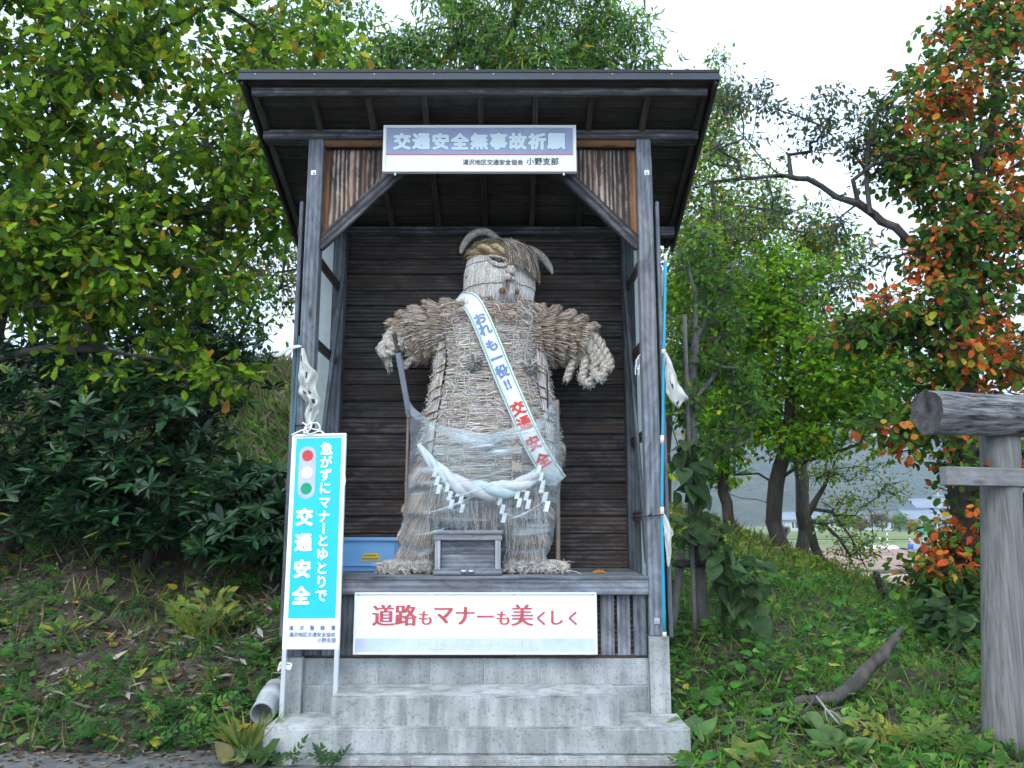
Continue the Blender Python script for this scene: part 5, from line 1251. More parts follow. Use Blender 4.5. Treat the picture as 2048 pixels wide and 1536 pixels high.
G_OAK = [((.10, .20, .010), 5), ((.20, .32, .014), 4), ((.04, .11, .010), 4), ((.34, .34, .015), .9), ((.38, .2, .015), .35)]
G_NARROW = [((.11, .24, .035), 5), ((.17, .30, .05), 4), ((.065, .155, .03), 3), ((.42, .30, .02), .6)]
G_MIX = [((.14, .28, .022), 4), ((.22, .34, .035), 4), ((.32, .32, .03), 1.6), ((.40, .23, .04), .7), ((.075, .17, .022), 2.5)]
G_BRIGHT = [((.15, .36, .012), 5), ((.10, .27, .012), 4), ((.26, .42, .015), 2.5), ((.38, .37, .015), .8)]
G_RED = [((.66, .13, .03), 4), ((.62, .22, .04), 3.5), ((.50, .075, .03), 1.5), ((.5, .33, .05), 1.5)]
# broad-leaved oak at the photograph's left, hanging in over the bank
b = gpt(-6.6, 3.8)
notroof = lambda A: ~((A[:, 0] > -2.15) & (A[:, 1] < 2.0)) & (A[:, 1] > -1.5)
tree('oak_tree', 'broad leaved oak hanging over the bank on the side of the cyan sign', [[b, b + Vector((.1, 0, 2.5)), b + Vector((.5, -.1, 5.0)), b + Vector((.9, 0, 7.6))],
     [b + Vector((.1, 0, 2.6)), Vector((-5.6, 3.1, 4.5)), Vector((-4.2, 2.9, 5.0)), Vector((-2.9, 2.8, 5.3))], [b + Vector((.4, 0, 4.6)), Vector((-5.0, 3.0, 7.0)), Vector((-3.4, 2.8, 7.9))], [b + Vector((.05, 0, 1.7)), Vector((-5.5, 2.7, 3.35)), Vector((-4.4, 2.5, 3.42)), Vector((-3.3, 2.5, 3.15))]],
     [((-4.3, 3.0, 6.7), (2.7, 1.5, 2.3), 190), ((-5.6, 2.4, 7.2), (1.8, 1.2, 1.8), 60), ((-4.6, 2.7, 4.6), (1.9, 1.0, .8), 70), ((-2.8, 2.9, 5.5), (.7, .7, .6), 14), ((-5.2, 2.2, 4.1), (1.4, .6, .6), 26), ((-3.6, 2.5, 3.2), (1.0, .4, .35), 12)], .24, 'oak', 44, .42, .14, G_OAK, keep=notroof, droop=.45)
# fine-leaved trees behind the shelter
b = gpt(-2.0, 8.5)
tree('chestnut_tree', 'tall narrow leaved tree rising right behind the shelter roof', [[b, b + Vector((.5, .2, 3)), b + Vector((1.6, .5, 6)), b + Vector((2.6, .6, 9.5))], [b + Vector((1.2, .4, 5)), Vector((.2, 9, 10.0)), Vector((-.9, 9, 11.6))], [b + Vector((1.8, .5, 6.6)), Vector((1.6, 9.2, 10.6)), Vector((2.9, 9.4, 11.7))]],
     [((.35, 9.2, 12.1), (2.1, 1.5, 2.0), 240), ((2.5, 9.3, 11.3), (.9, .8, 1.1), 55), ((-1.9, 9.2, 10.9), (1.4, .9, .7), 60), ((.6, 9.0, 10.2), (2.2, 1.0, .8), 70)], .26, 'narrow', 52, .50, .21, G_NARROW, droop=.5, flat=.7)
b = gpt(-6.2, 9.4)
tree('broadleaf_tree', 'fine leaved tree between the oak and the shelter roof', [[b, b + Vector((.3, 0, 3)), b + Vector((.7, 0, 6)), b + Vector((1.0, 0, 8))]],
     [((-3.9, 9, 11.2), (1.5, 1.2, 1.7), 90), ((-3.2, 9.2, 9.3), (1.5, 1.2, 1.5), 70), ((-2.6, 9.2, 7.6), (.9, 1.0, .7), 14), ((-4.8, 9.0, 6.6), (1.5, 1.0, 1.2), 36)], .2, 'small', 46, .5, .12, G_NARROW)
b = gpt(-3.4, 9.6)
tree('reddish_shrub_tree', 'small reddish leaved tree on top of the bank behind the shelter post', [[b, b + Vector((.2, 0, 1.0)), b + Vector((.3, 0, 2.2))]],
     [((-3.0, 9.6, 6.9), (1.3, .8, 1.0), 50), ((-4.4, 9.6, 6.4), (1.2, .8, .8), 36)], .07, 'small', 34, .36, .10, [((.22, .075, .04), 3), ((.12, .10, .03), 3), ((.28, .14, .06), 1)])
# right side, from the mound towards the field
b = gpt(4.05, 7.4)
tree('slender_tree', 'thin dark trunked tree on the mound nearest the shelter', [[b, at(1449, 1000, 7.4), at(1447, 900, 7.4), at(1452, 760, 7.4), at(1440, 560, 7.4), at(1430, 420, 7.4)], [at(1447, 930, 7.4), at(1500, 880, 7.3), at(1560, 830, 7.2)], [at(1449, 985, 7.4), at(1500, 1000, 7.2), at(1540, 1010, 7.0)]],
     [(at(1440, 560, 7.6), (1.0, .9, 1.5), 70), (at(1400, 420, 8.0), (.8, .8, 1.4), 70), (at(1405, 700, 7.6), (.7, .7, .8), 40), (at(1410, 250, 8.2), (.7, .7, .9), 50), (at(1440, 170, 8.4), (.6, .5, .6), 12), (at(1480, 400, 8.2), (.9, .7, 1.0), 40), (at(1560, 470, 8.0), (1.0, .7, .6), 40), (at(1680, 520, 8.0), (1.0, .7, .5), 36)], .095, 'oval', 40, .42, .105, G_MIX, BARK)
b = gpt(4.75, 7.3)
tree('maple_tree', 'bright green maple with ivy covered forked trunk on the mound', [[b, at(1548, 1030, 7.3), at(1560, 940, 7.2), at(1575, 880, 7.2), at(1580, 760, 7.3), at(1575, 620, 7.4)], [at(1556, 960, 7.2), at(1610, 925, 7.0), at(1670, 905, 6.8), at(1720, 890, 6.6)], [at(1572, 890, 7.2), at(1510, 800, 7.3), at(1470, 720, 7.4)], [at(1578, 800, 7.3), at(1660, 700, 7.2), at(1740, 640, 7.0)]],
     [(at(1560, 700, 7.3), (1.1, .9, 1.0), 90), (at(1650, 760, 7.1), (1.0, .8, .8), 70), (at(1500, 620, 7.4), (.8, .7, .8), 50), (at(1580, 560, 7.5), (.9, .8, .7), 54), (at(1700, 850, 6.9), (.9, .7, .5), 26), (at(1490, 830, 7.3), (.8, .6, .5), 46), (at(1600, 880, 7.1), (.7, .6, .3), 24), (at(1420, 780, 7.5), (.7, .6, .7), 40), (at(1420, 920, 7.5), (.6, .5, .5), 24), (at(1720, 720, 7.2), (.8, .7, .7), 50), (at(1780, 800, 7.0), (.6, .5, .4), 14), (at(1400, 600, 7.6), (.6, .6, .8), 40)], .13, 'maple', 33, .42, .105, G_BRIGHT, BARK)
b = gpt(5.25, 6.6)
tree('leaning_tree', 'thin dark tree leaning towards the field with sparse drooping twigs', [[b, at(1612, 1045, 6.6), at(1640, 985, 6.6), at(1672, 930, 6.5), at(1700, 850, 6.5)], [at(1628, 1018, 6.6), at(1662, 1020, 6.4), at(1700, 1075, 6.3), at(1735, 1140, 6.2)], [at(1618, 1040, 6.6), at(1660, 1060, 6.3), at(1700, 1110, 6.2)]],
     [(at(1690, 1040, 6.4), (.45, .4, .35), 20), (at(1715, 1100, 6.3), (.3, .3, .35), 16), (at(1720, 960, 6.4), (.6, .4, .35), 16), (at(1660, 940, 6.5), (.4, .4, .3), 12), (at(1780, 985, 6.3), (.3, .3, .2), 6)], .068, 'small', 30, .30, .062, G_MIX, BARK, droop=.2)
b = gpt(3.3, 10.5)
tree('russet_tree', 'tall tree with russet tinged leaves behind the roof edge towards the torii', [[b, b + Vector((.1, 0, 3)), b + Vector((0, 0, 6)), b + Vector((.2, 0, 8.5))]],
     [((3.2, 10.5, 8.6), (1.3, 1.0, 1.6), 100), ((3.5, 10.5, 6.2), (1.4, 1.0, 1.4), 80), ((5.0, 10.8, 6.6), (1.3, 1.0, 1.2), 60), ((3.3, 10.6, 10.6), (.6, .6, .8), 18)], .14, 'oval', 40, .46, .125, [((.12, .2, .035), 4), ((.24, .19, .04), 2), ((.34, .16, .05), 1.2), ((.075, .16, .03), 3)])
b = gpt(3.7, 11.5)
tree('scarlet_tree', 'small red leaved tree glimpsed beside the bright cyan pole', [[b, b + Vector((0, 0, 2)), b + Vector((.1, 0, 3.4))]], [((3.6, 11.5, 4.9), (.9, .6, .9), 36)], .07, 'small', 36, .36, .10, [((.32, .06, .05), 3), ((.25, .10, .06), 2)])
b = gpt(6.9, 12.5)
tree('mixed_tree', 'pale green tree filling the gap behind the maple towards the torii', [[b, b + Vector((.1, 0, 2.5)), b + Vector((0, 0, 5.0)), b + Vector((.2, 0, 6.6))]],
     [((6.4, 12.5, 5.6), (1.9, 1.0, 1.5), 110), ((8.4, 12.5, 5.2), (1.4, 1.0, 1.3), 70), ((5.2, 12.3, 4.6), (1.3, .9, 1.2), 60), ((7.4, 12.4, 3.9), (1.8, .8, .7), 50), ((4.4, 12.0, 6.0), (1.2, .9, 1.2), 50)], .15, 'oval', 40, .5, .13, G_MIX)
b = gpt(-8.2, 6.8)
tree('bank_tree', 'green tree filling the gap under the oak on top of the bank', [[b, b + Vector((.4, 0, 1.5)), b + Vector((1.0, 0, 3.0))], [b + Vector((.4, 0, 1.4)), Vector((-6.0, 6.6, 5.0)), Vector((-4.6, 6.5, 5.2))]],
     [((-6.6, 6.6, 5.3), (1.6, .9, 1.1), 70), ((-4.9, 6.5, 5.0), (1.3, .8, 1.0), 60), ((-8.4, 6.6, 5.6), (1.3, .8, 1.3), 50)], .12, 'oval', 34, .45, .13, [((.08, .18, .015), 4), ((.14, .24, .02), 3), ((.04, .11, .015), 3), ((.3, .26, .02), .5)])
# vine-clad tree
def vinecol(P):
    N = len(P); g_ = np.sin(P[:, 2] * 2.3 + P[:, 0] * 1.9 + 1.0) + np.sin(P[:, 2] * 3.7 - P[:, 0] * 2.9 + P[:, 1] * 2.0); f_ = .07 + .16 * smooth(P[:, 0], 4.8, 6.2) + .45 * smooth(g_, .2, 1.3); red = rng.uniform(0, 1, N) < f_
    return np.where(red[:, None], pick(G_RED, N, .16), pick([((.07, .17, .022), 5), ((.12, .23, .03), 3), ((.04, .11, .02), 3), ((.32, .28, .03), .8)], N))
VX, VY = 5.65, 3.2; b = gpt(VX, VY)
tv_ = tree('vine_clad_tree', 'tree draped in orange and red autumn vine leaves behind the torii', [[b, at(1935, 1050, VY), at(1930, 880, VY), at(1925, 700, VY), at(1935, 480, VY), at(1980, 260, VY), at(2010, 60, VY)],
     [at(1930, 640, VY), at(1850, 520, VY), at(1790, 460, VY), at(1740, 425, VY + .1), at(1650, 375, VY + .2), at(1590, 355, VY + .2), at(1545, 352, VY + .2), at(1440, 362, VY + .2), at(1405, 358, VY + .3)], [at(1560, 352, VY + .2), at(1500, 290, VY + .2), at(1440, 190, VY + .3)], [at(1500, 290, VY + .2), at(1512, 240, VY + .2), at(1528, 150, VY + .2)], [at(1740, 425, VY), at(1735, 330, VY), at(1760, 200, VY)], [at(1960, 360, VY), at(1930, 250, VY - .1), at(1890, 140, VY - .1)], [at(1925, 720, VY), at(1820, 680, VY - .1), at(1720, 690, VY - .2)], [at(1930, 860, VY), at(1850, 860, VY - .2), at(1770, 890, VY - .2)]],
     [(at(1960, 170, VY), (.9, .7, 1.2), 84), (at(2020, 20, VY), (.7, .6, .8), 40), (at(1850, 230, VY), (.5, .4, .6), 22), (at(1740, 660, VY - .1), (.6, .4, .3), 16), (at(1990, 500, VY - .1), (.6, .6, 1.0), 60), (at(1900, 640, VY - .1), (.6, .6, .7), 46), (at(2010, 720, VY), (.5, .6, .6), 30), (at(1800, 640, VY - .1), (.7, .4, .35), 26), (at(1800, 860, VY - .2), (.5, .35, .3), 22), (at(1930, 930, VY - .1), (.3, .4, .5), 18), (at(1940, 1090, VY), (.35, .35, .6), 30), (at(2030, 1000, VY), (.4, .4, .8), 26), (at(1860, 330, VY), (.6, .5, .6), 34), (at(1880, 1160, VY - .2), (.35, .3, .25), 16), (at(1880, 480, VY), (.5, .5, .6), 36), (at(1850, 760, VY), (.6, .4, .4), 26), (at(2040, 380, VY), (.5, .6, .9), 40), (at(1800, 320, VY + .1), (.5, .4, .5), 24)], .20, 'round', 27, .36, .102, G_RED, BARK, palfn=vinecol, droop=.5, jit=.045, hollow=.15)
# fine leaves of the bare overhanging branch (its own twigs and small grey-green leaves)
att = np.concatenate([ell(at(1700, 270, VY + .2), (.75, .4, .45), 26), ell(at(1600, 260, VY + .2), (.5, .4, .5), 12), ell(at(1780, 300, VY + .1), (.5, .4, .5), 22), ell(at(1460, 260, VY + .2), (.35, .3, .6), 14), ell(at(1448, 200, VY + .25), (.2, .2, .3), 8), ell(at(1526, 190, VY + .2), (.18, .2, .3), 9), ell(at(1755, 230, VY), (.3, .3, .4), 14), ell(at(1660, 215, VY + .2), (.35, .3, .3), 12), ell(at(1560, 440, VY + .2), (.9, .4, .35), 24), ell(at(1720, 500, VY + .1), (.6, .4, .4), 18), ell(at(1700, 590, VY + .1), (.7, .4, .3), 14)])
mbl = MB(); P = crown(mbl, att, 'oval', 20, .22, .075, [((.075, .11, .05), 4), ((.10, .12, .075), 3), ((.05, .08, .04), 3), ((.3, .13, .06), .3)], .5, .7)
mbw = MB(); twigs(mbw, att, P, 20, 3, .003)
pos, par, tips = grow([[at(1930, 640, VY), at(1850, 520, VY), at(1790, 460, VY), at(1740, 425, VY + .1), at(1650, 375, VY + .2), at(1590, 355, VY + .2), at(1545, 352, VY + .2), at(1440, 362, VY + .2)]], att, .2, .05); w2, _ = tree_mesh(pos, par, .055, .0035, 5)
for q, f_ in zip(w2.v, w2.f): mbw.addnp(q, f_)
ot = mbw.build('branch_twigs', BARK, tv_, True); mbl.build('branch_leaves', M_LEAF, ot)

# staked sapling beside the shelter
b = at(1412, 1290, 1.7); b = gpt(b.x, 1.7)
st_ = tree('young_cherry_tree', 'young cherry tree with grey bark tied to wooden stakes beside the shelter', [[b, at(1400, 1180, 1.7), at(1392, 1080, 1.7), at(1385, 980, 1.7), at(1382, 860, 1.7), at(1386, 740, 1.75), at(1395, 620, 1.8), at(1375, 520, 1.9)], [at(1388, 1000, 1.7), at(1352, 880, 1.75), at(1336, 830, 1.8)], [at(1386, 800, 1.7), at(1420, 760, 1.8), at(1470, 700, 1.9)], [at(1390, 680, 1.8), at(1440, 600, 1.9), at(1470, 520, 2.0)], [at(1386, 940, 1.7), at(1450, 900, 1.7), at(1500, 880, 1.75)]],
     [(at(1420, 640, 1.9), (.35, .4, .4), 26), (at(1390, 500, 1.9), (.3, .3, .35), 18), (at(1455, 740, 1.9), (.3, .3, .25), 18), (at(1370, 800, 1.8), (.12, .3, .25), 10), (at(1440, 880, 1.7), (.3, .25, .18), 18), (at(1440, 560, 2.0), (.4, .3, .35), 22), (at(1400, 720, 1.9), (.3, .3, .3), 18), (at(1480, 800, 1.9), (.3, .3, .25), 14)], .068, 'oval', 24, .2, .08, [((.085, .19, .025), 4), ((.055, .14, .022), 3), ((.17, .23, .03), 1)], BARK_G, step=.16, jit=.02, every=3)
STAKE = plain('grey_stake', (.16, .15, .145), .9, 0, .25, 8, .4, .2)
def stake(label, a_, b_, r_=.032):
    mb = MB(); tube(mb, spline([a_, b_], 8), np.linspace(r_, r_ * .9, 8), 10); return tag(mb.build('wooden_stake', STAKE, None, True), label, 'stake')
def gz(px, py, Y):
    p_ = at(px, py, Y); p_.z = float(ground_z(p_.x, Y)) - .1; return p_
stake('tall thin wooden stake standing in front of the young cherry', gz(1390, 1280, 1.55), at(1369, 630, 1.6), .024)
stake('wooden stake leaning under the crossbar nearest the shelter', gz(1342, 1250, 1.75), at(1363, 1105, 1.68), .04)
stake('wooden stake under the far end of the crossbar hidden in vine leaves', gz(1452, 1270, 1.8), at(1442, 1120, 1.68), .036)
mb = MB(); tube(mb, spline([at(1351, 1127, 1.62), at(1440, 1127, 1.64)], 6), .038, 12); tag(mb.build('wooden_crossbar', plain('dark_crossbar', (.05, .047, .046), .9, 0, .2, 8), None, True), 'dark wooden crossbar lashed across the stakes of the young cherry', 'crossbar')
strings('lashing_rope', 'thin grey rope lashing the crossbar to the young cherry', [[at(1360, 1118, 1.57), at(1375, 1124, 1.56), at(1388, 1126, 1.56), at(1402, 1108, 1.6), at(1408, 1100, 1.62)], [at(1396, 1118, 1.58), at(1404, 1124, 1.57), at(1412, 1118, 1.6)]], .006, DEADW, 'rope')
# kudzu climbing the sapling: large leaves
cen = np.array([tuple(at(x, y, 1.5 + random.uniform(-.1, .1))) for x, y in ((1385, 925), (1395, 950), (1378, 975), (1400, 985), (1375, 890), (1420, 1080), (1440, 1100), (1445, 1130), (1470, 1150), (1485, 1170), (1495, 1200), (1500, 1230), (1430, 1060), (1375, 1060), (1360, 1050), (1510, 1140), (1460, 1190), (1480, 1215))])
kv = thing('kudzu_vine', 'large leaved vine climbing the stakes of the young cherry', 'vine', tuple(gz(1440, 1270, 1.6)))
mbl = MB(); P = crown(mbl, cen, 'heart', 9, .17, .16, [((.05, .10, .04), 4), ((.08, .14, .055), 3), ((.10, .17, .09), 1)], .7, 1.0); mbw = MB(); twigs(mbw, cen, P, 9, 2, .004)
tube(mbw, spline([gz(1445, 1270, 1.6), at(1440, 1130, 1.55), at(1400, 1020, 1.55), at(1385, 900, 1.6)], 24), .007, 5); tube(mbw, spline([at(1440, 1130, 1.55), at(1480, 1160, 1.5), at(1500, 1220, 1.45)], 12), .006, 5)
mbw.build('stem', DEADW, kv, True); mbl.build('foliage', M_LEAF, kv)

# ---------------------------------------------------------------- shrubs on the bank
def rosette_shrub(label, clumps, base, size, pal):
    att = np.concatenate([ell(c_, r_, n_, .5) for c_, r_, n_ in clumps]); gzv = ground_z(att[:, 0], att[:, 1]); att = att[att[:, 2] > gzv + .12]
    t_ = thing('evergreen_shrub', label, 'shrub', tuple(base), 'dark evergreen shrubs on the bank'); pos, par, tips = grow([[base, base + Vector((.1, 0, .5)), base + Vector((.2, .1, 1.0))]], att, .22, .04)
    mbw, _ = tree_mesh(pos, par, .06, .005, 5); mbw.build('stems', BARK, t_, True)
    ctr = pos[tips]; k = 9; n = len(ctr); a_ = np.tile(np.linspace(0, 2 * np.pi, k, endpoint=False), n) + np.repeat(rng.uniform(0, 6, n), k); axis = rng.normal(0, .35, (n, 3)) + np.array([0, -.35, 1.0]); axis /= np.linalg.norm(axis, axis=1)[:, None]
    A_ = np.cross(axis, (1., 0, 0)); A_ /= np.linalg.norm(A_, axis=1)[:, None]; B_ = np.cross(axis, A_)
    D_ = np.cos(a_)[:, None] * np.repeat(A_, k, 0) + np.sin(a_)[:, None] * np.repeat(B_, k, 0) + np.repeat(axis, k, 0) * rng.uniform(-.35, .7, n * k)[:, None]
    mbl = MB(); put_leaves(mbl, 'whorl', np.repeat(ctr, k, 0), D_, np.repeat(axis, k, 0) + rng.normal(0, .1, (n * k, 3)), size * rng.uniform(.7, 1.15, n * k), pick(pal, n * k, .2)); mbl.build('foliage', M_GLOSS, t_)
    return t_
DK = [((.016, .055, .018), 5), ((.025, .078, .024), 3), ((.011, .036, .013), 4), ((.14, .17, .02), .2)]
rosette_shrub('largest dark glossy evergreen shrub in the middle of the bank', [((-3.95, 2.6, 2.3), (1.15, .8, 1.0), 340), ((-3.5, 2.2, 1.7), (1.0, .6, .5), 130)], gpt(-3.7, 2.6), .19, DK)
rosette_shrub('dark glossy evergreen shrub close behind the cyan sign', [((-2.45, 2.2, 1.6), (.7, .6, .5), 170), ((-2.3, 1.9, 1.35), (.6, .4, .35), 70)], gpt(-2.35, 2.3), .18, DK)
rosette_shrub('dark glossy evergreen shrub at the outer edge of the bank under the oak', [((-5.4, 2.9, 2.6), (1.3, .8, 1.05), 300), ((-5.3, 2.4, 1.75), (1.2, .5, .5), 120)], gpt(-5.4, 2.9), .19, DK)
rosette_shrub('evergreen shrub standing high behind the others below the oak branches', [((-4.2, 3.8, 3.4), (1.6, .7, .7), 220)], gpt(-4.2, 3.8), .18, DK)

# ---------------------------------------------------------------- far side of the field
def house(name, label, X, Y, Z, w_, d_, h_, roof_h, wallm, roofm, wins, lean=None):
    t_ = thing(name, label, 'house', (X, Y, Z))
    mb = MB(); mb.box((X - w_ / 2, Y, Z), (X + w_ / 2, Y + d_, Z + h_)); wl = mb.build('wall', wallm, t_)
    e = .7; zt = Z + h_ + .02; mb = MB(); y0, y1 = Y - e, Y + d_ + e; ym = Y + d_ / 2; x0, x1 = X - w_ / 2 - e, X + w_ / 2 + e
    mb.add([(x0, y0, zt - .2), (x1, y0, zt - .2), (x1, ym, zt + roof_h), (x0, ym, zt + roof_h), (x0, y1, zt - .2), (x1, y1, zt - .2), (x0, y0, zt - .45), (x1, y0, zt - .45), (x0, y1, zt - .45), (x1, y1, zt - .45)],
           [(0, 1, 2, 3), (3, 2, 5, 4), (0, 3, 4), (1, 5, 2), (6, 7, 1, 0), (8, 4, 5, 9), (6, 8, 9, 7), (0, 4, 8, 6), (1, 7, 9, 5)]); rf = mb.build('roof', roofm, t_)
    beam('ridge', (x0, ym, zt + roof_h + .1), (x1, ym, zt + roof_h + .1), .5, .3, roofm, rf)
    for (a_, b_, c_, d2) in wins:
        f_ = beam('window', (X + a_, Y - .05, Z + (b_ + d2) / 2), (X + c_, Y - .05, Z + (b_ + d2) / 2), .12, d2 - b_, WHITE, t_, bev=0)
        k = max(2, int((c_ - a_) / .75))
        for i in range(k):
            q0 = a_ + (c_ - a_) * (i + .12) / k; q1 = a_ + (c_ - a_) * (i + .88) / k; mb = MB(); mb.box((X + q0, Y - .14, Z + b_ + .15), (X + q1, Y - .12, Z + d2 - .15)); mb.build('pane', GLASS, f_)
    return t_
GLASS = plain('window_glass', (.10, .12, .14), .12, 0, .2, .3, 0, .6)
HWALL = plain('grey_house_wall', (.16, .17, .18), .8, 0, .1, .5); HROOF = plain('blue_grey_roof', (.20, .23, .29), .5, 0, .1, .5); HWHITE = plain('pale_house_wall', (.6, .61, .62), .8, 0, .06, .5)
def far(px, py, Y): return at(px, py, Y)
p = far(1895, 1060, 185); house('two_storey_house', 'grey two storey house with blue grey roof across the field', p.x, 185, p.z, 13, 9, 5.4, 2.2, HWALL, HROOF, [(-5.6, 3.1, -2.6, 5.0), (.5, 3.2, 5.5, 4.9), (-4.5, .3, -2.3, 2.5), (-1.6, .2, 1.0, 2.4)])
p = far(1848, 1060, 180); ax_ = house('porch_annexe', 'low gabled wing in front of the grey two storey house', p.x, 178, p.z, 8.5, 6, 2.7, 2.0, HWALL, HROOF, [(-2.5, .4, -.3, 2.3), (1.0, .4, 3.0, 2.2)])
p = far(1608, 1062, 190); house('small_house', 'small pale house with grey roof seen between the trunks', p.x, 190, p.z, 9, 8, 2.9, 1.8, HWHITE, HROOF, [(-3, .5, -.5, 2.3), (1, .8, 3, 2.2)])
p = far(1745, 1060, 215); house('long_low_house', 'low dark roofed house half hidden behind garden trees', p.x, 215, p.z, 24, 9, 3.0, 2.4, HWHITE, plain('slate_roof', (.12, .13, .15), .6, 0, .1, .5), [(-9, .6, -5, 2.3), (-2, .6, 2, 2.3), (5, .6, 8, 2.3)])
for i, (px_, hh, lab, pal) in enumerate(((1640, 3.2, 'small dark green garden tree left of the low house', G_MIX), (1690, 3.8, 'dull green garden tree before the low house', G_NARROW), (1765, 4.2, 'tawny garden tree next to the grey house', [((.20, .13, .06), 2), ((.12, .13, .05), 2)]), (1800, 3.6, 'round dark garden tree beside the gabled wing', G_NARROW), (1828, 1.9, 'low golden bush in front of the gabled wing', [((.40, .27, .05), 3), ((.22, .2, .05), 1)]), (1858, 1.6, 'low dark hedge bush in front of the grey house', G_NARROW), (1720, 2.8, 'reddish garden tree between the houses', [((.28, .10, .06), 2), ((.15, .13, .05), 2)]))):
    q = far(px_, 1063, 165); z_ = q.z
    tree('garden_tree', lab, [[Vector((q.x, 165, z_)), Vector((q.x, 165, z_ + hh * .35)), Vector((q.x + .2, 165, z_ + hh * .7))]], [((q.x, 165, z_ + hh * .58), (hh * .55, hh * .4, hh * .42), 26)], .14, 'small', 30, .9, .5, pal, step=.6)
mb = MB(); q = far(1883, 1070, 120); zt = far(1883, 985, 120).z
up_ = thing('utility_pole', 'thin grey concrete utility pole in front of the far houses', 'utility pole', q); tube(mb, [q, Vector((q.x, 120, zt))], [.17, .12], 10); mb.build('shaft', plain('pole_concrete', (.4, .4, .39), .8), up_, True)
beam('crossarm', (q.x - .8, 119.8, zt - .5), (q.x + .8, 119.8, zt - .5), .1, .1, STEEL, up_); beam('crossarm', (q.x - .6, 119.8, zt - 1.3), (q.x + .6, 119.8, zt - 1.3), .1, .1, STEEL, up_)
rl = thing('guard_rail', 'long thin rail running along the far green bank', 'rail', (60, 66, -.6))
mb = MB(); tube(mb, [(20, 66, .02), (140, 66, .02)], .06, 6); mb.build('rail', STAKE, rl)
for i in range(24): beam('rail_post', (22 + i * 5, 66, -.7), (22 + i * 5, 66, .0), .08, .08, STAKE, rl, up=(0, 1, 0), bev=0)
REDP = plain('red_band', (.5, .06, .05), .5)
for px_, lab in ((1614, 'red and white marker stake farthest towards the leaning tree'), (1761, 'shorter red and white marker stake at the middle of the field edge'), (1776, 'red and white marker stake standing behind the white sheet'), (1821, 'red and white marker stake beside the blue drum')):
    q = far(px_, 1094, 60); q.z = -.62; s_ = thing('marker_stake', lab, 'stake', q, 'marker stakes along the far field edge'); h_ = .9 if px_ == 1761 else 1.25
    for k in range(6): mb = MB(); tube(mb, [(q.x, 60, q.z + h_ * k / 6), (q.x, 60, q.z + h_ * (k + 1) / 6)], .045, 8); mb.build('band', WHITE if k % 2 else REDP, s_, True)
q = far(1757, 1122, 42); beam_o = beam('yellow_stake', (q.x, 42, -.65), (q.x + .03, 42, .0), .05, .05, YEL, None, up=(0, 1, 0), bev=.004); tag(beam_o, 'short yellow stake standing in the brown field', 'stake')
q = far(1755, 1092, 58); mb = MB(); n = 30; G = []
for j in range(6): G += [(q.x - 1.45 + 2.9 * i / (n - 1), 57 + j * .35, -.56 + (.16 + .14 * math.sin(i * .9) * math.sin(i * .37 + 1)) * math.sin(math.pi * (j + .5) / 6) + .02 * math.sin(i * 2.1 + j)) for i in range(n)]
mb.add(G, [(j * n + i, j * n + i + 1, (j + 1) * n + i + 1, (j + 1) * n + i) for j in range(5) for i in range(n - 1)]); tag(mb.build('ground_sheet', WHITE, None, True), 'crumpled white sheet lying at the far edge of the brown field', 'tarpaulin')
TG = plain('green_tarp', (.03, .28, .22), .5, 0, .15, 2)
q = far(1848, 1095, 57); mc = thing('covered_instrument', 'green covered instrument on a stand at the field edge', 'instrument', (q.x, 57, -.6))
mb = MB(); tube(mb, spline([(q.x, 57, .55), (q.x, 57, .75), (q.x - .03, 57, 1.0), (q.x + .02, 57, 1.2)], 8), [.30, .31, .29, .27, .25, .22, .18, .08], 9); mb.build('cover', TG, mc)
mb = MB(); tube(mb, [(q.x, 57, -.2), (q.x, 57, .58)], .06, 8); mb.build('mast', STEEL, mc); mb = MB(); tube(mb, spline([(q.x + .1, 57, -.6), (q.x + .1, 57, -.35), (q.x + .1, 57, -.1)], 6), [.32, .34, .33, .30, .22, .06], 10); mb.build('base', TG, mc)
q = far(1824, 1095, 57); mb = MB(); tube(mb, [(q.x - .1, 57, -.62), (q.x - .1, 57, -.58), (q.x - .1, 57, -.2), (q.x - .1, 57, -.17)], [.19, .21, .21, .19], 14); dr = tag(mb.build('blue_drum', plain('drum_blue', (.02, .12, .42), .45), None, True), 'small blue drum beside the grey panel in the far field', 'drum')
q = far(1833, 1095, 57.4); pn = thing('site_panel', 'pale grey upright panel between blue drum and green covered instrument', 'panel', (q.x, 57.4, -.6)); beam('board', (q.x - .42, 57.4, -.2), (q.x + .38, 57.4, -.2), .04, .72, LGREY, pn, bev=.01)
for x in (-.36, .32): beam('leg', (q.x + x, 57.45, -.62), (q.x + x, 57.45, .1), .04, .04, STEEL, pn, up=(0, 1, 0), bev=0)
mb = MB(); G = []; n = 12
for j in range(9):
    for i in range(n): p_ = at(1554 + 24 * i / (n - 1) + 4 * math.sin(j), 1052 + 38 * j / 8 + 2 * math.sin(i * 1.7), 9.5 + .12 * math.sin(i * 1.9 + j * .8)); G.append(p_)
mb.add(G, [(j * n + i, j * n + i + 1, (j + 1) * n + i + 1, (j + 1) * n + i) for j in range(8) for i in range(n - 1)]); o = mb.build('white_sheet', BANNER, None, True); tag(o, 'white plastic sheet hanging behind the forked maple trunk', 'tarpaulin'); o.modifiers.new('thickness', 'SOLIDIFY').thickness = .004

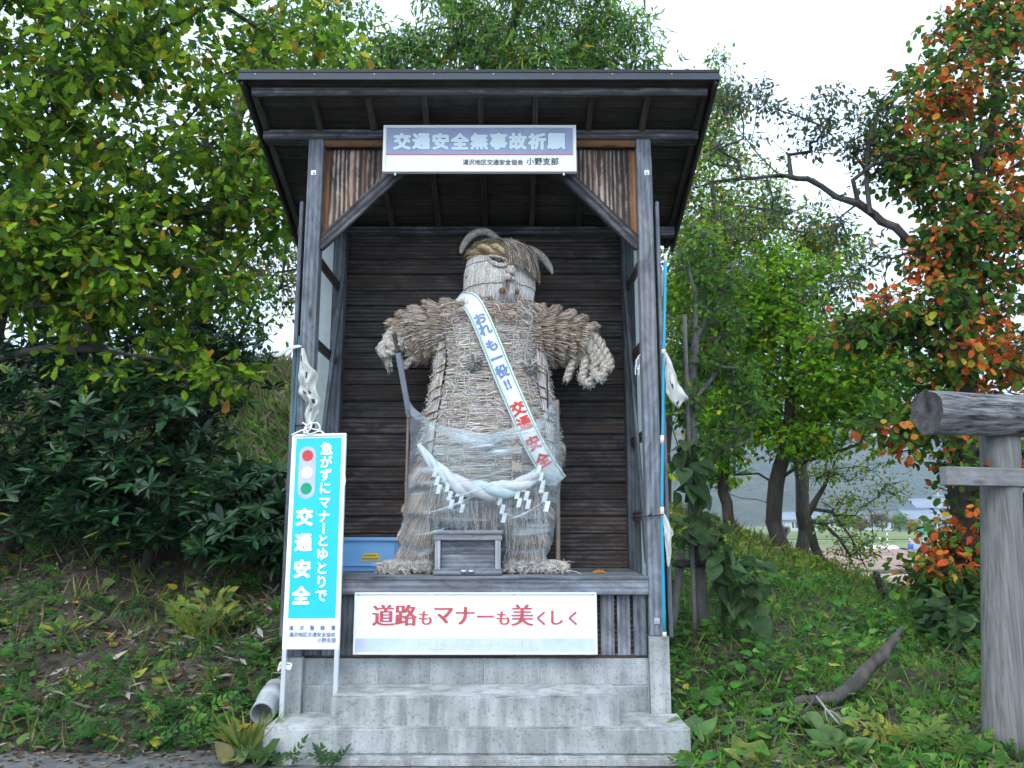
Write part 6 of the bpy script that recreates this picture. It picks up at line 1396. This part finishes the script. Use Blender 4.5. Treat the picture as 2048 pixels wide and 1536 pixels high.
# ---------------------------------------------------------------- undergrowth
def in_base(X, Y): return (np.abs(X) < 1.46) & (Y > -.56) & (Y < 1.2)
def scatter(n, x0, x1, y0, y1, dens=None):
    X = rng.uniform(x0, x1, n); Y = rng.uniform(y0, y1, n); ok = ~in_base(X, Y)
    edge = np.where(X > 1.3, -.88, -.20 - .04 * np.sin(X * 3.1) + rng.normal(0, .05, n)); ok &= Y > edge
    if dens is not None: ok &= rng.uniform(0, 1, n) < dens(X, Y)
    return X[ok], Y[ok]
def patchy(X, Y, s_=1.0, ph=0.0): return np.clip(.5 + .5 * np.sin(X * 1.7 * s_ + ph + np.sin(Y * 1.3 * s_)) * np.cos(Y * 1.9 * s_ + ph * 1.7) + .3 * np.sin(X * 4.1 * s_ - Y * 3.7 * s_ + ph), 0, 1)
def plants(mb, kind, X, Y, size, pal, up=.6, hgt=.05, face=1.0, jit=.2):
    n = len(X); Z = ground_z(X, Y); a_ = rng.uniform(0, 2 * np.pi, n); P = np.stack([X, Y, Z + rng.uniform(0, hgt, n)], 1)
    D_ = np.stack([np.cos(a_), np.sin(a_), np.abs(rng.normal(up, .25, n))], 1); Nn_ = rng.normal(0, .3, (n, 3)) + np.array([0, -.25, face])
    put_leaves(mb, kind, P, D_, Nn_, size * rng.uniform(.6, 1.3, n), pick(pal, n, jit))
def finish(mb, name, mat, label):
    o = mb.build(name, mat, None); o['kind'] = 'stuff'; o['label'] = label; o['category'] = 'undergrowth'; return o
GC = [((.06, .17, .035), 5), ((.095, .23, .04), 3), ((.04, .12, .035), 3), ((.26, .28, .03), .3)]
DEADC = [((.13, .095, .068), 4), ((.075, .05, .033), 5), ((.23, .19, .155), 1.6), ((.36, .33, .29), .5), ((.26, .11, .03), .5), ((.36, .26, .03), .3)]
near = lambda X, Y: np.clip(1.15 - (Y + .4) * .33, .12, 1) * patchy(X, Y, 1.2, .4)
mb = MB(); X, Y = scatter(9500, -8, -1.3, -.5, 4.2, near); plants(mb, 'pinnate', X, Y, .19, GC, .35, .07)
X, Y = scatter(9000, -8, -1.3, -.5, 4.5, lambda X, Y: patchy(X, Y, 2.1, 2.0) * .8); plants(mb, 'small', X, Y, .055, GC + [((.22, .26, .05), .8), ((.45, .36, .05), .25)], .5, .09)
X, Y = scatter(420, -8, -1.3, -.5, 3.5); plants(mb, 'heart', X, Y, .10, [((.10, .17, .04), 3), ((.26, .28, .05), 1), ((.48, .38, .05), .7)], .5, .10)
finish(mb, 'bank_undergrowth', M_LEAF, 'low green leafy plants covering the bank below the evergreen shrubs')
mb = MB(); X, Y = scatter(9000, -9, -1.2, -.55, 6); plants(mb, 'small', X, Y, .065, DEADC, .08, .03, jit=.3); X, Y = scatter(900, -8, -1.3, -.4, 5); plants(mb, 'narrow', X, Y, .13, DEADC, .25, .06, jit=.3)
X, Y = scatter(520, -3.6, -1.45, .2, 2.2, lambda X, Y: patchy(X, Y, 1.6, 1.2)); plants(mb, 'narrow', X, Y, .15, [((.25, .22, .195), 3), ((.15, .12, .10), 4), ((.38, .35, .32), .6)], .3, .10, .6)
finish(mb, 'bank_leaf_litter', M_LITTER, 'dry brown and pale leaves littering the dark bank')
mb = MB(); X, Y = scatter(5200, -9, -1.3, -.45, 6, lambda X, Y: patchy(X, Y, 1.5, 4.0)); plants(mb, 'blade', X, Y, .24, [((.09, .14, .03), 3), ((.16, .19, .05), 2), ((.28, .22, .12), 1)], 1.6, 0, 0.2)
X, Y = scatter(16000, -9, -.4, 5.2, 12.5); plants(mb, 'blade', X, Y, .42, [((.09, .13, .03), 3), ((.15, .17, .05), 2), ((.26, .20, .13), 2), ((.2, .12, .09), 1)], 1.5, .05, .2); X, Y = scatter(9000, -9, -.4, 4.2, 12.5); plants(mb, 'small', X, Y, .13, GC + [((.24, .25, .05), 2), ((.30, .17, .11), 1)], .6, .3)
X, Y = scatter(3800, -4.2, -1.4, 2.8, 9); plants(mb, 'narrow', X, Y, .30, [((.12, .24, .04), 3), ((.2, .28, .06), 2), ((.3, .24, .16), 1.5)], .9, .35, .5)
X, Y = scatter(7000, -20, -9, 3, 13); plants(mb, 'small', X, Y, .2, GC + [((.24, .25, .05), 2)], .6, .4); X, Y = scatter(5000, -20, -9, 3, 13); plants(mb, 'blade', X, Y, .5, [((.09, .15, .03), 3), ((.2, .2, .08), 2)], 1.5, .05, .2)
finish(mb, 'bank_grass', M_LEAF, 'grass and dry weeds on the upper bank behind the shelter')
# right side: creeping vine leaves, clover-small leaves, grass, litter
mb = MB(); R_ = (1.35, 10.5, -.85, 9.5)
X, Y = scatter(15000, *R_, lambda X, Y: (.15 + .85 * patchy(X, Y, .9, 1.0)) * np.clip(1.2 - Y * .09, .25, 1)); plants(mb, 'heart', X, Y, .085, [((.065, .20, .035), 4), ((.10, .26, .045), 3), ((.045, .14, .03), 3), ((.18, .33, .07), .8), ((.40, .38, .05), .25)], .3, .13)
X, Y = scatter(48000, *R_, lambda X, Y: .4 + .6 * patchy(X, Y, 1.7, 3.0)); plants(mb, 'small', X, Y, .055, [((.07, .21, .025), 4), ((.115, .27, .03), 3), ((.045, .14, .022), 3), ((.24, .32, .04), .5)], .5, .07)
X, Y = scatter(1500, *R_); plants(mb, 'pinnate', X, Y, .19, [((.08, .15, .035), 3), ((.16, .21, .05), 1)], .6, .06)
finish(mb, 'creeping_ground_cover', M_LEAF, 'creeping green vine leaves covering the ground towards the torii')
mb = MB(); X, Y = scatter(24000, *R_, lambda X, Y: .3 + .7 * patchy(X, Y, 1.1, 5.0)); plants(mb, 'blade', X, Y, .17, [((.085, .20, .02), 3), ((.13, .26, .03), 3), ((.25, .26, .08), .8)], 1.5, 0, .2)
X, Y = scatter(3600, 1.4, 5.2, 5.0, 11); plants(mb, 'blade', X, Y, .30, [((.10, .15, .03), 3), ((.16, .19, .06), 2), ((.26, .2, .1), 1)], 1.4, 0, .2); X, Y = scatter(3600, 1.4, 5.4, 5, 10); plants(mb, 'small', X, Y, .10, G_MIX, .6, .2)
finish(mb, 'mound_grass', M_LEAF, 'short grass growing on the mound and around the torii')
mb = MB(); X, Y = scatter(4200, *R_); plants(mb, 'small', X, Y, .085, DEADC, .08, .05, jit=.3); X, Y = scatter(1500, 1.4, 5, -.85, .2, lambda X, Y: patchy(X, Y, 1.3, 2.2)); plants(mb, 'blade', X, Y, .2, [((.24, .2, .17), 3), ((.16, .13, .1), 2)], .15, .02, 1)
X = rng.uniform(-4.5, -1.45, 420); Y = -.2 - np.abs(rng.normal(0, .22, 420)); P_ = np.stack([X, Y, np.full(420, -.088)], 1); a_ = rng.uniform(0, 6.28, 420); put_leaves(mb, 'small', P_, np.stack([np.cos(a_), np.sin(a_), 0 * a_ + .05], 1), rng.normal(0, .2, (420, 3)) + np.array([0, 0, 1.]), .05 * rng.uniform(.4, 1.3, 420), pick(DEADC, 420, .3))
finish(mb, 'mound_leaf_litter', M_LITTER, 'fallen brown leaves and straw scattered on the ground towards the torii')
# kudzu heap round the foot of the vine-clad tree
kh = thing('kudzu_heap', 'heap of large green vine leaves round the foot of the vine clad tree', 'vine', tuple(gpt(5.4, 2.9)))
cen = ell((5.35, 2.9, .55), (.55, .5, .55), 46); cen = np.concatenate([cen, ell((5.0, 2.4, .35), (.7, .6, .3), 40)]); mbl = MB(); P = crown(mbl, cen, 'heart', 12, .2, .14, [((.045, .10, .035), 4), ((.07, .14, .045), 3), ((.10, .17, .06), 1)], .5, 1.0); mbw = MB(); twigs(mbw, cen, P, 12, 3, .004); mbw.build('stems', DEADW, kh, True); mbl.build('foliage', M_LEAF, kh)

# single plants one can point at
def plant(label, base, kind, k, size, pal, rise=.6, spread=.06, stem=.12):
    t_ = thing('wild_plant', label, 'plant', tuple(base)); a_ = np.linspace(0, 2 * np.pi, k, endpoint=False) + rng.uniform(0, 1, k); P0 = np.repeat(np.array(base)[None], k, 0); D_ = np.stack([np.cos(a_), np.sin(a_), np.full(k, rise)], 1) + rng.normal(0, .15, (k, 3))
    P1 = P0 + np.stack([np.cos(a_) * spread, np.sin(a_) * spread, stem * rng.uniform(.6, 1.3, k)], 1); mb = MB(); V, F = cones(P0, P1, np.full(k, .004), np.full(k, .003), 4); mb.addnp(V, F); mb.build('stems', M_STEM, t_)['kind'] = 'stuff'
    mb = MB(); put_leaves(mb, kind, P1, D_, rng.normal(0, .2, (k, 3)) + np.array([0, -.5, 1.]), size * rng.uniform(.75, 1.2, k), pick(pal, k, .15)); mb.build('foliage', M_LEAF, t_)
M_STEM = plain('green_stem', (.10, .14, .04), .7)
def gp(px, py, Y): p_ = at(px, py, Y); p_.z = float(ground_z(p_.x, Y)); return p_
YG = [((.20, .27, .05), 3), ((.36, .34, .06), 1.5), ((.12, .2, .05), 2)]
plant('large round leaved plant at the corner of the concrete landing', gp(512, 1500, -.50), 'heart', 5, .17, [((.08, .16, .05), 3), ((.13, .22, .08), 2)], .9, .04, .08)
plant('pale round leaved plant beside the road edge near the steps', gp(468, 1510, -.53), 'heart', 4, .13, [((.20, .25, .10), 3), ((.26, .26, .12), 1)], .8, .03, .05)
plant('tuft of long grass blades next to the concrete landing', gp(497, 1470, -.42), 'blade', 46, .34, [((.13, .19, .04), 3), ((.24, .24, .06), 1)], 1.5, .02, .02)
plant('small feathery weed growing against the lowest slab', gp(660, 1520, -.56), 'pinnate', 14, .13, [((.05, .115, .05), 3), ((.07, .14, .05), 2)], 1.0, .02, .02)
plant('sprig with small leaves leaning over the landing front', gp(570, 1500, -.55), 'pinnate', 8, .17, [((.06, .12, .04), 3)], .9, .02, .02)
plant('yellowing leafy plant beside the grey pipe', gp(490, 1440, -.25), 'small', 16, .11, [((.34, .30, .05), 3), ((.2, .25, .05), 2)], .7, .08, .14)
plant('yellow green fern on the dark bank under the evergreen shrubs', gp(415, 1120, 1.3), 'pinnate', 14, .36, YG, .9, .04, .06)
plant('bright yellow leaved seedling in front of the evergreen shrub', gp(440, 1040, 1.3), 'oval', 18, .16, YG, .6, .12, .32)
plant('yellow leaved seedling high on the dark bank', gp(130, 1190, 1.2), 'oval', 10, .13, YG, .6, .06, .1)
plant('broad pale leaved plant right beside the landing towards the torii', gp(1385, 1440, -.25), 'heart', 9, .15, [((.13, .22, .08), 3), ((.2, .28, .10), 1)], .6, .08, .12)
plant('pale green round leaved clump in front of the fallen branch', gp(1660, 1455, .0), 'heart', 12, .13, [((.13, .22, .07), 3), ((.2, .28, .1), 1)], .7, .10, .08)
plant('pale leaved clump at the photo bottom between landing and torii', gp(1680, 1505, -.35), 'heart', 12, .14, [((.12, .2, .07), 3), ((.18, .26, .1), 1)], .7, .10, .08)
plant('yellow green leaved clump nearest the slab corner', gp(1500, 1525, -.55), 'heart', 10, .15, [((.16, .24, .05), 3), ((.26, .28, .07), 1)], .7, .08, .06)
plant('yellowish fern between the fallen branch and the torii post', gp(1800, 1480, -.2), 'pinnate', 12, .28, YG, .8, .05, .04)
plant('bushy bright green weeds beside the torii post foot', gp(1900, 1490, -.35), 'pinnate', 18, .2, [((.09, .18, .04), 3), ((.16, .24, .05), 1)], .9, .10, .04)
plant('leafy weeds growing round the bottom of the torii post', gp(2030, 1500, -.42), 'small', 40, .08, [((.09, .17, .04), 3), ((.14, .22, .05), 1)], .8, .12, .12)

# fallen branches
def fallen(label, pts, r_, mat=DEADW, extra=()):
    t_ = thing('fallen_branch', label, 'branch', tuple(pts[0])); P = spline(pts, 44); mb = MB(); rd = np.interp(np.linspace(0, 1, 44), np.linspace(0, 1, len(r_)), r_); tube(mb, P + rng.normal(0, .10, P.shape) * rd[:, None], rd * rng.uniform(.85, 1.15, 44), 10); mb.build('limb', mat, t_, True)
    for e, rr in extra: mb = MB(); tube(mb, spline(e, 10), np.linspace(rr, rr * .5, 10), 6); mb.build('twig', mat, t_, True)
def lift(px, py, Y, dz): p_ = at(px, py, Y); return p_
fallen('thick fallen branch rising from the weeds towards the torii', [gp(1520, 1425, .35) + Vector((0, 0, .05)), gp(1600, 1415, .4) + Vector((0, 0, .07)), at(1668, 1396, .4), at(1715, 1360, .45), at(1762, 1310, .5), at(1784, 1285, .52), at(1806, 1252, .55)], [.02, .034, .052, .055, .05, .04, .012], DEADW,
       [([at(1784, 1280, .52), at(1794, 1282, .5), at(1797, 1274, .5)], .03)])
fallen('thin dead branch lying below the thick fallen branch', [gp(1450, 1450, .1) + Vector((0, 0, .03)), gp(1560, 1440, .15) + Vector((0, 0, .05)), gp(1640, 1425, .2) + Vector((0, 0, .08)), gp(1690, 1412, .25) + Vector((0, 0, .1))], [.012, .022, .02, .008], DEADW, [([gp(1600, 1432, .18) + Vector((0, 0, .06)), at(1632, 1395, .2), at(1650, 1380, .22)], .01)])
fallen('bleached pale root with split ends before the thick fallen branch', [at(1632, 1392, .2), at(1650, 1415, .12), at(1668, 1436, .05), gp(1690, 1455, .0) + Vector((0, 0, .03))], [.006, .009, .008, .004], plain('bleached_root', (.30, .28, .26), .9, 0, .2, 20), [([at(1655, 1420, .1), at(1672, 1428, .05), at(1690, 1448, .02)], .006), ([at(1650, 1412, .12), at(1652, 1432, .08), at(1664, 1452, .04)], .005)])
fallen('short stump branch lying near the thick fallen branch root', [gp(1600, 1440, .05) + Vector((0, 0, .04)), gp(1650, 1432, .1) + Vector((0, 0, .05)), gp(1690, 1415, .15) + Vector((0, 0, .08))], [.02, .026, .018])
fallen('crooked bare branch standing on the mound slope by the field', [gp(1845, 1215, 4.2), at(1825, 1195, 4.2), at(1838, 1165, 4.2), at(1826, 1150, 4.2), at(1812, 1136, 4.2)], [.05, .045, .04, .035, .02])
fallen('dark broken stump leaning on the mound slope', [gp(1790, 1200, 4.6), at(1765, 1180, 4.6), at(1752, 1145, 4.6)], [.08, .06, .04], BARK)

# ---------------------------------------------------------------- air
mb = MB(); mb.box((-2600, -40, -3), (2600, 2700, 330)); hz_ = mb.build('haze', None or WHITE, None)
m = bpy.data.materials.new('haze_air'); m.use_nodes = True; m.node_tree.nodes.clear()
ov = m.node_tree.nodes.new('ShaderNodeOutputMaterial'); pv = m.node_tree.nodes.new('ShaderNodeVolumePrincipled'); pv.inputs['Color'].default_value = (.70, .84, .97, 1); pv.inputs['Density'].default_value = .00042; pv.inputs['Anisotropy'].default_value = .1
m.node_tree.links.new(pv.outputs[0], ov.inputs['Volume']); hz_.data.materials.clear(); hz_.data.materials.append(m); hz_['kind'] = 'stuff'; hz_['label'] = 'pale misty air over the valley'; hz_['category'] = 'haze'
